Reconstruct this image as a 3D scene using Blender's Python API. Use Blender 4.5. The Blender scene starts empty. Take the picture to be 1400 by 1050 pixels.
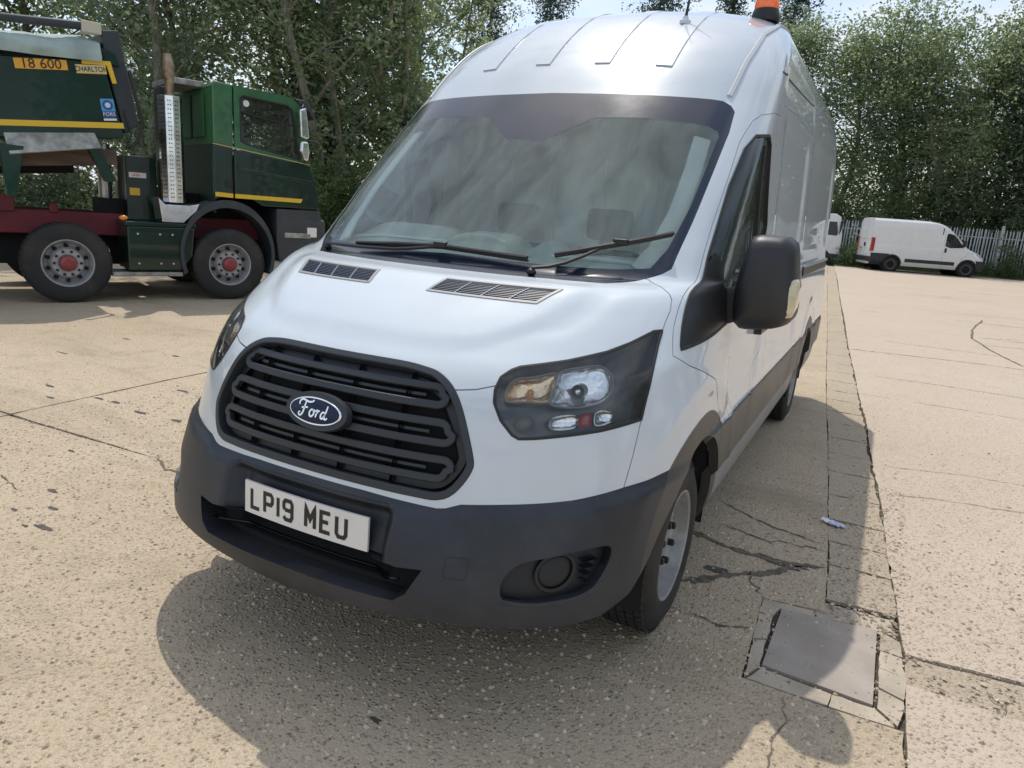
import bpy, bmesh, math, random
import numpy as np
from mathutils import Vector, Matrix
from mathutils.geometry import delaunay_2d_cdt
R = math.radians
rng = np.random.default_rng(7); random.seed(7)
scene = bpy.context.scene
COL = scene.collection
# ------------------------------------------------------------------ camera, sky, sun, exposure
cam = bpy.data.objects.new('camera', bpy.data.cameras.new('camera'))
COL.objects.link(cam); scene.camera = cam
cam.location = (1.526, -2.613, 1.573)
cam.rotation_euler = (R(76.393), R(-3.988), R(27.693))
cam.data.sensor_width = 36; cam.data.lens = 977.2/1400*36
cam.data.clip_start = .05; cam.data.clip_end = 2000
SUN = Vector((-.31, .45, 1)).normalized()
world = bpy.data.worlds.new('World'); scene.world = world; world.use_nodes = True
wn = world.node_tree; wn.nodes.clear()
def wnode(t, **k):
    n = wn.nodes.new(t)
    for a, b in k.items(): setattr(n, a, b)
    return n
sky = wnode('ShaderNodeTexSky', sky_type='NISHITA', sun_disc=False)
sky.sun_elevation = math.asin(SUN.z); sky.sun_rotation = math.atan2(SUN.x, SUN.y)
sky.dust_density = 1.5; sky.air_density = 1.1
wtc = wnode('ShaderNodeTexCoord'); wmap = wnode('ShaderNodeMapping'); wmap.inputs['Scale'].default_value = (1.6, 1.6, 4.2)
wno = wnode('ShaderNodeTexNoise'); wno.inputs['Scale'].default_value = 1.7; wno.inputs['Detail'].default_value = 7; wno.inputs['Roughness'].default_value = .58
wra = wnode('ShaderNodeValToRGB'); wra.color_ramp.elements[0].position = .42; wra.color_ramp.elements[1].position = .60
wmix = wnode('ShaderNodeMix', data_type='RGBA'); wmix.inputs[7].default_value = (5.6, 5.95, 6.4, 1)
wbg = wnode('ShaderNodeBackground'); wbg.inputs['Strength'].default_value = .15
wout = wnode('ShaderNodeOutputWorld')
wl = wn.links.new
wl(wtc.outputs['Generated'], wmap.inputs['Vector']); wl(wmap.outputs[0], wno.inputs['Vector']); wl(wno.outputs[0], wra.inputs[0])
wl(wra.outputs[0], wmix.inputs[0]); wl(sky.outputs[0], wmix.inputs[6]); wl(wmix.outputs[2], wbg.inputs[0]); wl(wbg.outputs[0], wout.inputs[0])
sun = bpy.data.objects.new('sun', bpy.data.lights.new('sun', 'SUN')); COL.objects.link(sun)
sun.data.energy = 2.5; sun.data.angle = R(.5); sun.data.color = (1, .95, .87)
sun.rotation_euler = (-SUN).to_track_quat('-Z', 'Y').to_euler()
scene.view_settings.view_transform = 'Standard'; scene.view_settings.look = 'None'
scene.view_settings.gamma = 1; scene.view_settings.use_curve_mapping = False
scene.view_settings.exposure = 0.12
scene.render.engine = 'CYCLES'
scene.cycles.max_bounces = 10; scene.cycles.transparent_max_bounces = 16

# ------------------------------------------------------------------ object helpers
def tag(o, label=None, cat=None, group=None, kind=None):
    if label: o['label'] = label
    if cat: o['category'] = cat
    if group: o['group'] = group
    if kind: o['kind'] = kind
    return o
def empty(name, loc=(0,0,0), rz=0, label=None, cat=None, group=None):
    o = bpy.data.objects.new(name, None); COL.objects.link(o); o.location = loc; o.rotation_euler = (0,0,rz)
    return tag(o, label, cat, group)
def mobj(name, V, F, m=None, parent=None, smooth=False, mats=None, mi=None, bevel=0, bseg=2):
    me = bpy.data.meshes.new(name)
    V = np.asarray(V, np.float32).reshape(-1, 3)
    if isinstance(F, np.ndarray):
        k = F.shape[1]; n = len(F)
        me.vertices.add(len(V)); me.vertices.foreach_set('co', V.ravel())
        me.loops.add(n*k); me.loops.foreach_set('vertex_index', F.astype(np.int32).ravel())
        me.polygons.add(n); me.polygons.foreach_set('loop_start', np.arange(n, dtype=np.int32)*k)
        try: me.polygons.foreach_set('loop_total', np.full(n, k, np.int32))
        except Exception: pass
        me.update(calc_edges=True)
    else:
        me.from_pydata([tuple(map(float, v)) for v in V], [], [tuple(map(int, f)) for f in F]); me.update()
    for q in (mats or ([m] if m else [])): me.materials.append(q)
    if mi is not None: me.polygons.foreach_set('material_index', np.asarray(mi, np.int32))
    me.polygons.foreach_set('use_smooth', np.full(len(me.polygons), bool(smooth)))
    o = bpy.data.objects.new(name, me); COL.objects.link(o)
    if parent: o.parent = parent
    if bevel:
        b = o.modifiers.new('bevel', 'BEVEL'); b.width = bevel; b.segments = bseg; b.limit_method = 'ANGLE'; b.angle_limit = R(35)
        b.harden_normals = False
    return o
def dup(o, parent=None, **k):
    c = o.copy(); COL.objects.link(c)
    if parent is not None: c.parent = parent
    for ch in list(o.children): dup(ch, c)
    for a, b in k.items(): setattr(c, a, b)
    return c
class MB:
    def __init__(s): s.V = []; s.F = []
    def add(s, V, F):
        n = len(s.V); s.V += [tuple(map(float, v)) for v in V]; s.F += [tuple(i+n for i in f) for f in F]; return s
    def box(s, x0, x1, y0, y1, z0, z1, M=None):
        V = [(x,y,z) for z in (z0,z1) for y in (y0,y1) for x in (x0,x1)]
        if M is not None: V = [M @ Vector(v) for v in V]
        return s.add(V, [(0,2,3,1),(4,5,7,6),(0,1,5,4),(2,6,7,3),(0,4,6,2),(1,3,7,5)])
    def prism(s, poly, d0, d1, ax=1, M=None):
        # polygon in the plane normal to axis ax, extruded d0..d1 (ax=1: poly is x,z ; ax=2: x,y ; ax=0: y,z)
        def mk(p, d):
            return (p[0], d, p[1]) if ax == 1 else ((p[0], p[1], d) if ax == 2 else (d, p[0], p[1]))
        n = len(poly); V = [mk(p, d0) for p in poly] + [mk(p, d1) for p in poly]
        if M is not None: V = [M @ Vector(v) for v in V]
        A = sum(poly[i][0]*poly[(i+1)%n][1]-poly[(i+1)%n][0]*poly[i][1] for i in range(n))
        F = [tuple(range(n)), tuple(range(2*n-1, n-1, -1))] + [(i, n+i, n+(i+1)%n, (i+1)%n) for i in range(n)]
        if (A > 0) == (ax == 1) : F = [tuple(reversed(f)) for f in F] if d1 < d0 else F
        return s.add(V, F)
    def tube(s, pts, r, k=8, caps=True):
        pts = [Vector(p) for p in pts]; n = len(pts); rr = r if hasattr(r, '__len__') else [r]*n
        V = []; up = None
        for i, p in enumerate(pts):
            t = (pts[min(i+1,n-1)]-pts[max(i-1,0)]).normalized()
            if up is None: up = t.orthogonal().normalized()
            up = (up - t*up.dot(t)).normalized(); b = t.cross(up)
            for j in range(k):
                a = 2*math.pi*j/k; V.append(p+(up*math.cos(a)+b*math.sin(a))*rr[i])
        F = [(i*k+j, i*k+(j+1)%k, (i+1)*k+(j+1)%k, (i+1)*k+j) for i in range(n-1) for j in range(k)]
        if caps: F += [tuple(range(k-1,-1,-1)), tuple((n-1)*k+j for j in range(k))]
        return s.add(V, F)
    def lathe(s, prof, k=48, axis='x', c=(0,0,0), caps=True):
        # prof: (along, radius)
        V = []
        for (d, r) in prof:
            for j in range(k):
                a = 2*math.pi*j/k
                u, v = r*math.cos(a), r*math.sin(a)
                p = (d,u,v) if axis == 'x' else ((u,d,v) if axis == 'y' else (u,v,d))
                V.append((p[0]+c[0], p[1]+c[1], p[2]+c[2]))
        n = len(prof)
        F = [(i*k+j, (i+1)*k+j, (i+1)*k+(j+1)%k, i*k+(j+1)%k) for i in range(n-1) for j in range(k)]
        if caps and prof[0][1] > 1e-4: F.append(tuple(range(k)))
        if caps and prof[-1][1] > 1e-4: F.append(tuple((n-1)*k+j for j in range(k-1,-1,-1)))
        return s.add(V, F)
    def build(s, name, m=None, parent=None, **k):
        o = mobj(name, s.V, s.F, m, parent, **k)
        bm = bmesh.new(); bm.from_mesh(o.data); bmesh.ops.recalc_face_normals(bm, faces=bm.faces); bm.to_mesh(o.data); bm.free()
        return o
def autosmooth(o, ang=35):
    me = o.data; me.polygons.foreach_set('use_smooth', np.ones(len(me.polygons), bool))
    me.set_sharp_from_angle(angle=R(ang)); return o

# ------------------------------------------------------------------ materials
def mat(name, col, rough=.5, metal=0, coat=0, var=0, vscale=3, col2=None, bump=0, bscale=60, spec=.5, trans=0, emit=None, dirt=0, dirtcol=(.28,.22,.15), stretch=None, coat_rough=.03, low=None, detail=5):
    m = bpy.data.materials.new(name); m.use_nodes = True; nt = m.node_tree; N = nt.nodes; L = nt.links.new
    b = N['Principled BSDF']; b.inputs['Base Color'].default_value = (*col, 1)
    b.inputs['Roughness'].default_value = rough; b.inputs['Metallic'].default_value = metal
    b.inputs['Coat Weight'].default_value = coat; b.inputs['Coat Roughness'].default_value = coat_rough
    b.inputs['Specular IOR Level'].default_value = spec
    if emit: b.inputs['Emission Color'].default_value = (*emit[0], 1); b.inputs['Emission Strength'].default_value = emit[1]
    tc = N.new('ShaderNodeTexCoord'); src = tc.outputs['Object']
    if stretch:
        mp = N.new('ShaderNodeMapping'); mp.inputs['Scale'].default_value = stretch; L(src, mp.inputs[0]); src = mp.outputs[0]
    cur = None
    if var or col2:
        n = N.new('ShaderNodeTexNoise'); n.inputs['Scale'].default_value = vscale; n.inputs['Detail'].default_value = detail; L(src, n.inputs['Vector'])
        rp = N.new('ShaderNodeValToRGB'); rp.color_ramp.elements[0].position = .35; rp.color_ramp.elements[1].position = .65; L(n.outputs[0], rp.inputs[0])
        mx = N.new('ShaderNodeMix'); mx.data_type = 'RGBA'; L(rp.outputs[0], mx.inputs[0])
        c2 = col2 or tuple(min(1, c*(1+var)) for c in col); c1 = col if col2 else tuple(c*(1-var) for c in col)
        mx.inputs[6].default_value = (*c1, 1); mx.inputs[7].default_value = (*c2, 1); cur = mx.outputs[2]
    if dirt:
        n = N.new('ShaderNodeTexNoise'); n.inputs['Scale'].default_value = 2.3; n.inputs['Detail'].default_value = 9; n.inputs['Roughness'].default_value = .68; L(src, n.inputs['Vector'])
        rp = N.new('ShaderNodeMapRange'); rp.inputs[1].default_value = .48; rp.inputs[2].default_value = .75; rp.inputs[3].default_value = 0; rp.inputs[4].default_value = dirt; L(n.outputs[0], rp.inputs[0])
        fac = rp.outputs[0]
        if low:      # splash dirt that gathers low on the bodywork: low=(z_top, amount)
            sp = N.new('ShaderNodeSeparateXYZ'); L(tc.outputs['Object'], sp.inputs[0])
            r2 = N.new('ShaderNodeMapRange'); r2.inputs[1].default_value = low[0]; r2.inputs[2].default_value = low[0]*.35; r2.inputs[3].default_value = 0; r2.inputs[4].default_value = low[1]; L(sp.outputs[2], r2.inputs[0])
            mu = N.new('ShaderNodeMath'); mu.operation = 'MULTIPLY'; L(r2.outputs[0], mu.inputs[0]); L(n.outputs[0], mu.inputs[1])
            ad = N.new('ShaderNodeMath'); ad.operation = 'ADD'; ad.use_clamp = True; L(mu.outputs[0], ad.inputs[0]); L(fac, ad.inputs[1]); fac = ad.outputs[0]
        mx = N.new('ShaderNodeMix'); mx.data_type = 'RGBA'; L(fac, mx.inputs[0])
        if cur: L(cur, mx.inputs[6])
        else: mx.inputs[6].default_value = (*col, 1)
        mx.inputs[7].default_value = (*dirtcol, 1); cur = mx.outputs[2]
        rr = N.new('ShaderNodeMapRange'); rr.inputs[3].default_value = rough; rr.inputs[4].default_value = min(1, rough+.5); L(fac, rr.inputs[0]); L(rr.outputs[0], b.inputs['Roughness'])
    if cur: L(cur, b.inputs['Base Color'])
    if bump:
        n = N.new('ShaderNodeTexNoise'); n.inputs['Scale'].default_value = bscale; n.inputs['Detail'].default_value = 4; L(src, n.inputs['Vector'])
        bp = N.new('ShaderNodeBump'); bp.inputs['Strength'].default_value = bump; bp.inputs['Distance'].default_value = .01; L(n.outputs[0], bp.inputs['Height']); L(bp.outputs[0], b.inputs['Normal'])
    return m
def glassmat(name, tint, dust=0, dustcol=(.6,.62,.58), rough=0, ior=1.5):
    m = bpy.data.materials.new(name); m.use_nodes = True; nt = m.node_tree; N = nt.nodes; L = nt.links.new; N.clear()
    out = N.new('ShaderNodeOutputMaterial'); tr = N.new('ShaderNodeBsdfTransparent'); tr.inputs[0].default_value = (*tint, 1)
    gl = N.new('ShaderNodeBsdfGlossy'); gl.inputs['Roughness'].default_value = rough
    fr = N.new('ShaderNodeFresnel'); fr.inputs[0].default_value = ior
    mx = N.new('ShaderNodeMixShader'); L(fr.outputs[0], mx.inputs[0]); L(tr.outputs[0], mx.inputs[1]); L(gl.outputs[0], mx.inputs[2]); cur = mx.outputs[0]
    if dust:
        df = N.new('ShaderNodeBsdfDiffuse'); df.inputs[0].default_value = (*dustcol, 1)
        tc = N.new('ShaderNodeTexCoord'); mp = N.new('ShaderNodeMapping'); mp.inputs['Scale'].default_value = (3, 1, 1.0); mp.inputs['Rotation'].default_value = (0, R(14), 0)
        n = N.new('ShaderNodeTexNoise'); n.inputs['Scale'].default_value = 2.2; n.inputs['Detail'].default_value = 8; n.inputs['Roughness'].default_value = .62; n.inputs['Distortion'].default_value = .7
        L(tc.outputs['Object'], mp.inputs[0]); L(mp.outputs[0], n.inputs['Vector'])
        r = N.new('ShaderNodeMapRange'); r.inputs[1].default_value = .3; r.inputs[2].default_value = .75; r.inputs[3].default_value = dust*.40; r.inputs[4].default_value = dust*1.9; L(n.outputs[0], r.inputs[0])
        m2 = N.new('ShaderNodeMixShader'); L(r.outputs[0], m2.inputs[0]); L(cur, m2.inputs[1]); L(df.outputs[0], m2.inputs[2]); cur = m2.outputs[0]
    L(cur, out.inputs[0]); return m
M = {}
M['paint'] = mat('white_paint', (.61,.665,.71), .55, coat=1, spec=.15, dirt=.10, dirtcol=(.46,.42,.36), low=(1.15,.38), coat_rough=.025)
M['roofdimmed'] = mat('roof_white_dimmed', (.50,.56,.61), .27, coat=.9, spec=.16, dirt=.14, dirtcol=(.44,.43,.40), coat_rough=.02)  # the body's white, darkened in colour because the sun overlights the roof
M['plastic'] = mat('bumper_plastic', (.018,.023,.032), .42, var=.25, vscale=5, bump=.12, bscale=500, dirt=.22, dirtcol=(.15,.12,.09))
M['plastic2'] = mat('grey_moulding', (.052,.050,.050), .40, var=.2, bump=.1, bscale=400, dirt=.45, dirtcol=(.22,.18,.13))
M['black'] = mat('satin_black', (.012,.012,.013), .38)
M['dark'] = mat('dark_void', (.008,.008,.009), .9)
M['grille'] = mat('grille_plastic', (.026,.031,.038), .4, bump=.05, bscale=600)
M['rubber'] = mat('black_rubber', (.018,.018,.018), .6)
M['tyre'] = mat('tyre_rubber', (.020,.020,.020), .75, dirt=.5, dirtcol=(.10,.085,.065), bump=.2, bscale=120)
M['rim'] = mat('steel_rim_paint', (.34,.34,.33), .45, metal=.3, var=.3, vscale=9, dirt=1.0, dirtcol=(.07,.055,.045))
M['chrome'] = mat('chrome', (.82,.83,.85), .08, metal=1)
M['refl'] = mat('reflector_chrome', (.93,.94,.96), .15, metal=.88, bump=.25, bscale=45)
M['amber'] = mat('amber_lamp', (.75,.26,.03), .2, coat=1)
M['amberglass'] = mat('amber_reflector', (.95,.72,.46), .15, metal=.85, bump=.3, bscale=60)
M['red'] = mat('red_lamp', (.35,.02,.015), .25, coat=1)
M['clearlens'] = glassmat('clear_lens', (.93,.95,.96), dust=.05)
M['glass'] = glassmat('windscreen_glass', (.88,.94,.91), dust=.105, dustcol=(.70,.84,.80))
M['sideglass'] = glassmat('side_glass', (.74,.80,.78), dust=.03)
M['enamel'] = mat('black_glass_border', (.012,.019,.034), .14, coat=.3, dirt=.08, dirtcol=(.14,.15,.17))
M['plate'] = mat('plate_white', (.74,.74,.72), .35, coat=.6, dirt=.15)
M['ink'] = mat('plate_black', (.012,.012,.012), .4)
M['navy'] = mat('oval_blue', (.006,.014,.05), .3, coat=.3, spec=.2)
M['lining'] = mat('pale_lining', (.74,.79,.75), .8, var=.1)
M['dash'] = mat('dash_grey', (.50,.58,.53), .6, bump=.1, bscale=300)
M['seat'] = mat('seat_fabric', (.06,.07,.08), .9, bump=.2, bscale=200)
M['steel'] = mat('bare_steel', (.55,.55,.55), .35, metal=.9)
M['ivory'] = mat('mirror_indicator', (.62,.55,.36), .2, coat=1, var=.2, vscale=20)
# ------------------------------------------------------------------ panel van body surface
T = np.array([
[.300,-.960,.290, .955,-.30,2.9],
[.345,-1.030,.340,.990,-.22,2.75],
[.420,-1.050,.420,1.010,-.18,2.65],
[.550,-1.025,.550,1.020,-.15,2.6],
[.680,-.985,.680,1.025,-.10,2.55],
[.800,-.957,.800,1.027,-.05,2.5],
[.930,-.925,.930,1.025,.00,2.45],
[1.030,-.885,1.030,1.020,.05,2.4],
[1.090,-.835,1.095,1.013,.08,2.4],
[1.150,-.755,1.160,1.005,.12,2.35],
[1.250,-.590,1.255,.995,.20,2.4],
[1.318,-.445,1.325,.985,.30,2.6],
[1.343,-.330,1.358,.980,.38,2.8],
[1.355,-.225,1.385,.977,.45,3.0],
[1.480,-.080,1.500,.972,.58,3.0],
[1.700,.160,1.700,.966,.75,3.0],
[1.920,.405,1.920,.957,.95,2.95],
[2.125,.635,2.110,.945,1.15,2.95],
[2.270,.800,2.270,.930,1.30,2.9],
[2.480,1.080,2.480,.890,1.60,2.8],
[2.640,1.375,2.640,.815,1.95,2.6],
[2.722,1.660,2.722,.670,2.3,2.4],
[2.760,1.980,2.760,.420,2.6,2.3],
[2.770,2.400,2.770,.000,2.8,2.2],
])
FA = 1.5; YR = 4.93
s_ = np.r_[0, np.cumsum(np.hypot(np.diff(T[:,0]), np.diff(T[:,1])))]; BMAX = s_[-1]
def pchip(x, y, xq):
    h = np.diff(x); d = np.diff(y)/h; m = np.zeros(len(x)); m[0] = d[0]; m[-1] = d[-1]
    m[1:-1] = (h[1:]*d[:-1]+h[:-1]*d[1:])/(h[1:]+h[:-1])
    i = np.clip(np.searchsorted(x, xq)-1, 0, len(x)-2); t = (xq-x[i])/h[i]; t2 = t*t; t3 = t2*t
    return (2*t3-3*t2+1)*y[i]+(t3-2*t2+t)*h[i]*m[i]+(-2*t3+3*t2)*y[i+1]+(t3-t2)*h[i]*m[i+1]
class Surf:
    """body skin: nested plan contours. a runs from the nose centre round the corner and back along the side, b runs up the centre line"""
    def __init__(s, T, FA, YR, taper=.004):
        s.T = T; s.FA = FA; s.YR = YR; s.s = np.r_[0, np.cumsum(np.hypot(np.diff(T[:,0]), np.diff(T[:,1])))]; s.BMAX = s.s[-1]; s.AMAX = FA+YR; s.taper = taper
        s.D = None
        ga = np.r_[np.linspace(0, FA, 46), np.linspace(FA, s.AMAX, 50)[1:]]; gb = np.linspace(0, s.BMAX, 120)
        s.GA, s.GB = np.meshgrid(ga, gb, indexing='ij'); s.GP = s.S(s.GA, s.GB)
    def S(s, a, b):
        a = np.asarray(a, float); sg = np.where(a < 0, -1, 1); a = np.abs(a); b = np.clip(np.asarray(b, float), 0, s.BMAX)
        z0, y0, zs, w, yc, n = [pchip(s.s, s.T[:,k], b) for k in range(6)]
        t = np.clip(a/s.FA, 0, 1); th = t*np.pi/2; dx = np.sin(th); dy = np.cos(th); r = (dx**n+np.abs(dy)**n)**(-1/n)
        x = w*dx*r; y = yc-(yc-y0)*dy*r; z = z0+(zs-z0)*t*t
        q = np.clip((a-s.FA)/s.YR, 0, 1); y = np.where(a > s.FA, yc+(s.YR-yc)*q, y)
        x = x*(1-s.taper*np.clip((y-s.YR*.5)/(s.YR*.5), 0, 1)**2)
        return np.stack([x*sg, y, z], -1)
    def N0(s, a, b, f=None):
        f = f or s.S; e = 1e-3
        a = np.asarray(a, float); b = np.asarray(b, float)
        b0 = np.clip(b-e, 0, s.BMAX); b1 = np.clip(b+e, 0, s.BMAX)
        u = f(a+e, b)-f(a-e, b); v = f(a, b1)-f(a, b0); n = np.cross(u, v); l = np.linalg.norm(n, axis=-1, keepdims=True)
        n = n/np.maximum(l, 1e-12)
        bad = (l[...,0] < 1e-9)
        if np.any(bad): n[bad] = (0,0,1)
        return n
    def P(s, a, b, off=0.):
        p = s.S(a, b); d = off+(s.D(a, b, p) if s.D else 0)
        return p+s.N0(a, b)*np.asarray(d)[..., None] if np.ndim(d) else p+s.N0(a, b)*d
    def N(s, a, b): return s.N0(a, b, s.P)
    def inv(s, tgt, comps, near=None):
        tgt = np.asarray(tgt, float).reshape(-1, len(comps)); out = []
        G = s.GP.reshape(-1, 3)[:, comps]; A = s.GA.ravel(); B = s.GB.ravel()
        pen = np.zeros(len(A)) if near is None else near(A, B, s.GP.reshape(-1, 3))
        a = np.zeros(len(tgt)); b = np.zeros(len(tgt))
        for i, t in enumerate(tgt):
            k = np.argmin(((G-t)**2).sum(1)+pen); a[i] = A[k]; b[i] = B[k]
        for _ in range(14):
            f = s.S(a, b)[:, comps]-tgt; h = 1e-5
            ja = (s.S(a+h, b)[:, comps]-s.S(a, b)[:, comps])/h; hb = np.where(b+h > s.BMAX, -h, h)
            jb = (s.S(a, b+hb)[:, comps]-s.S(a, b)[:, comps])/hb[:, None]
            det = ja[:,0]*jb[:,1]-ja[:,1]*jb[:,0]; det = np.where(abs(det) < 1e-6, 1e-6, det)
            da = -(f[:,0]*jb[:,1]-f[:,1]*jb[:,0])/det; db = -(ja[:,0]*f[:,1]-ja[:,1]*f[:,0])/det
            a = np.clip(a+np.clip(da, -.1, .1), 0, s.AMAX); b = np.clip(b+np.clip(db, -.1, .1), 0, s.BMAX)
        return np.stack([a, b], 1)
    def yz(s, pts): return s.inv(pts, [1,2], lambda A, B, P: (P[:,0] < .55*P[:,0].max())*9.)
def cr(pts, step=.015, closed=False, k=0):
    """resample a polyline (k=0 straight, k=1 Catmull-Rom)"""
    p = np.asarray(pts, float); n = len(p); out = []
    rngi = range(n if closed else n-1)
    for i in rngi:
        p1, p2 = p[i], p[(i+1) % n]
        p0 = p[(i-1) % n] if (closed or i > 0) else p1; p3 = p[(i+2) % n] if (closed or i+2 < n) else p2
        m = max(1, int(np.linalg.norm(p2-p1)/step))
        for j in range(m):
            t = j/m
            if k: q = .5*((2*p1)+(p2-p0)*t+(2*p0-5*p1+4*p2-p3)*t*t+(3*p1-p0-3*p2+p3)*t**3)
            else: q = p1+(p2-p1)*t
            out.append(q)
    if not closed: out.append(p[-1])
    return np.array(out)
def inpoly(pt, poly):
    x, y = pt[:,0], pt[:,1]; c = np.zeros(len(pt), bool); n = len(poly)
    for i in range(n):
        x1, y1 = poly[i]; x2, y2 = poly[(i+1) % n]
        if y1 == y2: continue
        c ^= ((y1 > y) != (y2 > y)) & (x < (x2-x1)*(y-y1)/(y2-y1)+x1)
    return c
def distline(pt, line):
    d = np.full(len(pt), 9.)
    for p, q in zip(line[:-1], line[1:]):
        v = q-p; L2 = max(v@v, 1e-12); t = np.clip(((pt-p)@v)/L2, 0, 1); d = np.minimum(d, np.linalg.norm(pt-p-t[:,None]*v, axis=1))
    return d
def sm(x): x = np.clip(x, 0, 1); return x*x*(3-2*x)
def cutsheet(sf, ga, gb, loops, lines, gaps, gw=.0022):
    """triangulate the (a,b) sheet with all outlines as constraints; returns verts2d, tris, centroids"""
    GA, GB = np.meshgrid(ga, gb, indexing='ij'); V = [np.stack([GA.ravel(), GB.ravel()], 1)]; E = []; n = len(V[0])
    na, nb = len(ga), len(gb)
    def chain(p, closed):
        nonlocal n
        p = np.stack([np.clip(p[:,0], ga[0], ga[-1]), np.clip(p[:,1], gb[0], gb[-1])], 1)
        V.append(p); m = len(p); E.extend((n+i, n+i+1) for i in range(m-1))
        if closed: E.append((n+m-1, n))
        n += m
    for p in loops: chain(p, True)
    for p in lines: chain(p, False)
    for p in gaps:
        t = np.gradient(p, axis=0); nn = np.stack([-t[:,1], t[:,0]], 1); nn /= np.maximum(np.linalg.norm(nn, axis=1, keepdims=True), 1e-9)
        chain(p+nn*gw, False); chain(p-nn*gw, False)
    V = np.concatenate(V)
    r = delaunay_2d_cdt([Vector(v) for v in V.tolist()], E, [], 0, 1e-5, False)
    v2 = np.array([tuple(v) for v in r[0]]); F = np.array([tuple(f) for f in r[2] if len(f) == 3])
    c = v2[F].mean(1)
    ar = np.cross(v2[F[:,1]]-v2[F[:,0]], v2[F[:,2]]-v2[F[:,0]])
    F = np.where((ar < 0)[:,None], F[:, ::-1], F); keep = abs(ar) > 1e-9
    return v2, F[keep], c[keep]
def panel(sf, v2, F, name, m, parent, mirror='weld', off=0., skirt=.014, smooth=True):
    """one body panel cut from the sheet. mirror: 'weld' both halves in one piece, 'pair' left and right pieces, 'one' as is"""
    if len(F) == 0: print('EMPTY', name); return None
    used, inv = np.unique(F, return_inverse=True); F = inv.reshape(-1, 3); ab = v2[used]
    P = sf.P(ab[:,0], ab[:,1], off); N = sf.N(ab[:,0], ab[:,1])
    def half(sg):
        p = P*[sg,1,1]; nn = N*[sg,1,1]; f = F if sg > 0 else F[:, ::-1]; return p, nn, f
    # skirt
    e = np.concatenate([F[:,[0,1]], F[:,[1,2]], F[:,[2,0]]]); key = np.sort(e, 1); k1 = key[:,0].astype(np.int64)*len(P)+key[:,1]
    u, cnt = np.unique(k1, return_counts=True); be = e[np.isin(k1, u[cnt == 1])]
    if mirror == 'weld': be = be[~((ab[be[:,0],0] < 1e-6) & (ab[be[:,1],0] < 1e-6))]
    def mk(sides, nm):
        Vs = []; Fs = []; Ns = []; base = 0
        for sg in sides:
            p, nn, f = half(sg); Vs.append(p); Fs.append(f+base); Ns.append(nn[f].reshape(-1, 3))
            base += len(p)
            if skirt:
                q = p-nn*skirt; Vs.append(q); o = base-len(p)
                b = be if sg > 0 else be[:, ::-1]
                f1 = np.stack([b[:,1]+o, b[:,0]+o, b[:,0]+base], 1); f2 = np.stack([b[:,1]+o, b[:,0]+base, b[:,1]+base], 1)
                fs = np.concatenate([f1, f2]); allv = np.concatenate(Vs)
                fn = np.cross(allv[fs[:,1]]-allv[fs[:,0]], allv[fs[:,2]]-allv[fs[:,0]]); fn /= np.maximum(np.linalg.norm(fn, axis=1, keepdims=True), 1e-12)
                Fs.append(fs); Ns.append(np.repeat(fn, 3, 0)); base += len(q)
        V = np.concatenate(Vs); FF = np.concatenate(Fs); NN = np.concatenate(Ns)
        usedv, iv = np.unique(FF, return_inverse=True)
        o = mobj(nm, V[usedv], iv.reshape(-1, 3), m, parent, smooth=True)
        if smooth and len(o.data.loops) == len(NN): o.data.normals_split_custom_set(NN.tolist())
        return o
    if mirror == 'weld': return mk((1,-1), name)
    if mirror == 'pair': return mk((1,), name), mk((-1,), name)
    return mk((1,), name)
def ribbon(sf, path, w, h, name, m, parent, d=.02, closed=False, both='one', base=0., smooth=True):
    """raised strip following the skin. path in (a,b), a<0 is the mirrored half. w width, top at base+h, sides go down d"""
    p = np.asarray(path, float); n = len(p)
    C = sf.P(p[:,0], p[:,1], base); N = sf.N(p[:,0], p[:,1])
    N = np.where((p[:,0] < 0)[:,None], N*1, N)
    t = np.roll(C, -1, 0)-np.roll(C, 1, 0)
    if not closed: t[0] = C[1]-C[0]; t[-1] = C[-1]-C[-2]
    t /= np.linalg.norm(t, axis=1, keepdims=True); b = np.cross(N, t); b /= np.linalg.norm(b, axis=1, keepdims=True)
    ww = np.asarray(w)/2*np.ones(n); ww = ww[:,None]; ch = np.minimum(.25*ww, .004)
    prof = [C-b*ww-N*d, C-b*ww+N*(h-ch), C-b*(ww-ch)+N*h, C+b*(ww-ch)+N*h, C+b*ww+N*(h-ch), C+b*ww-N*d]
    V = np.stack(prof, 1).reshape(-1, 3); k = 6; F = []
    for i in range(n if closed else n-1):
        j = (i+1) % n
        F += [(i*k+q, i*k+q+1, j*k+q+1, j*k+q) for q in range(k-1)]
    if not closed: F += [tuple(range(k)), tuple((n-1)*k+q for q in range(k-1,-1,-1))]
    def mk(sg):
        mb = MB(); mb.add(V*[sg,1,1], F); return autosmooth(mb.build(name, m, parent), 30)
    if both == 'pair': return mk(1), mk(-1)
    return mk(1)

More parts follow.
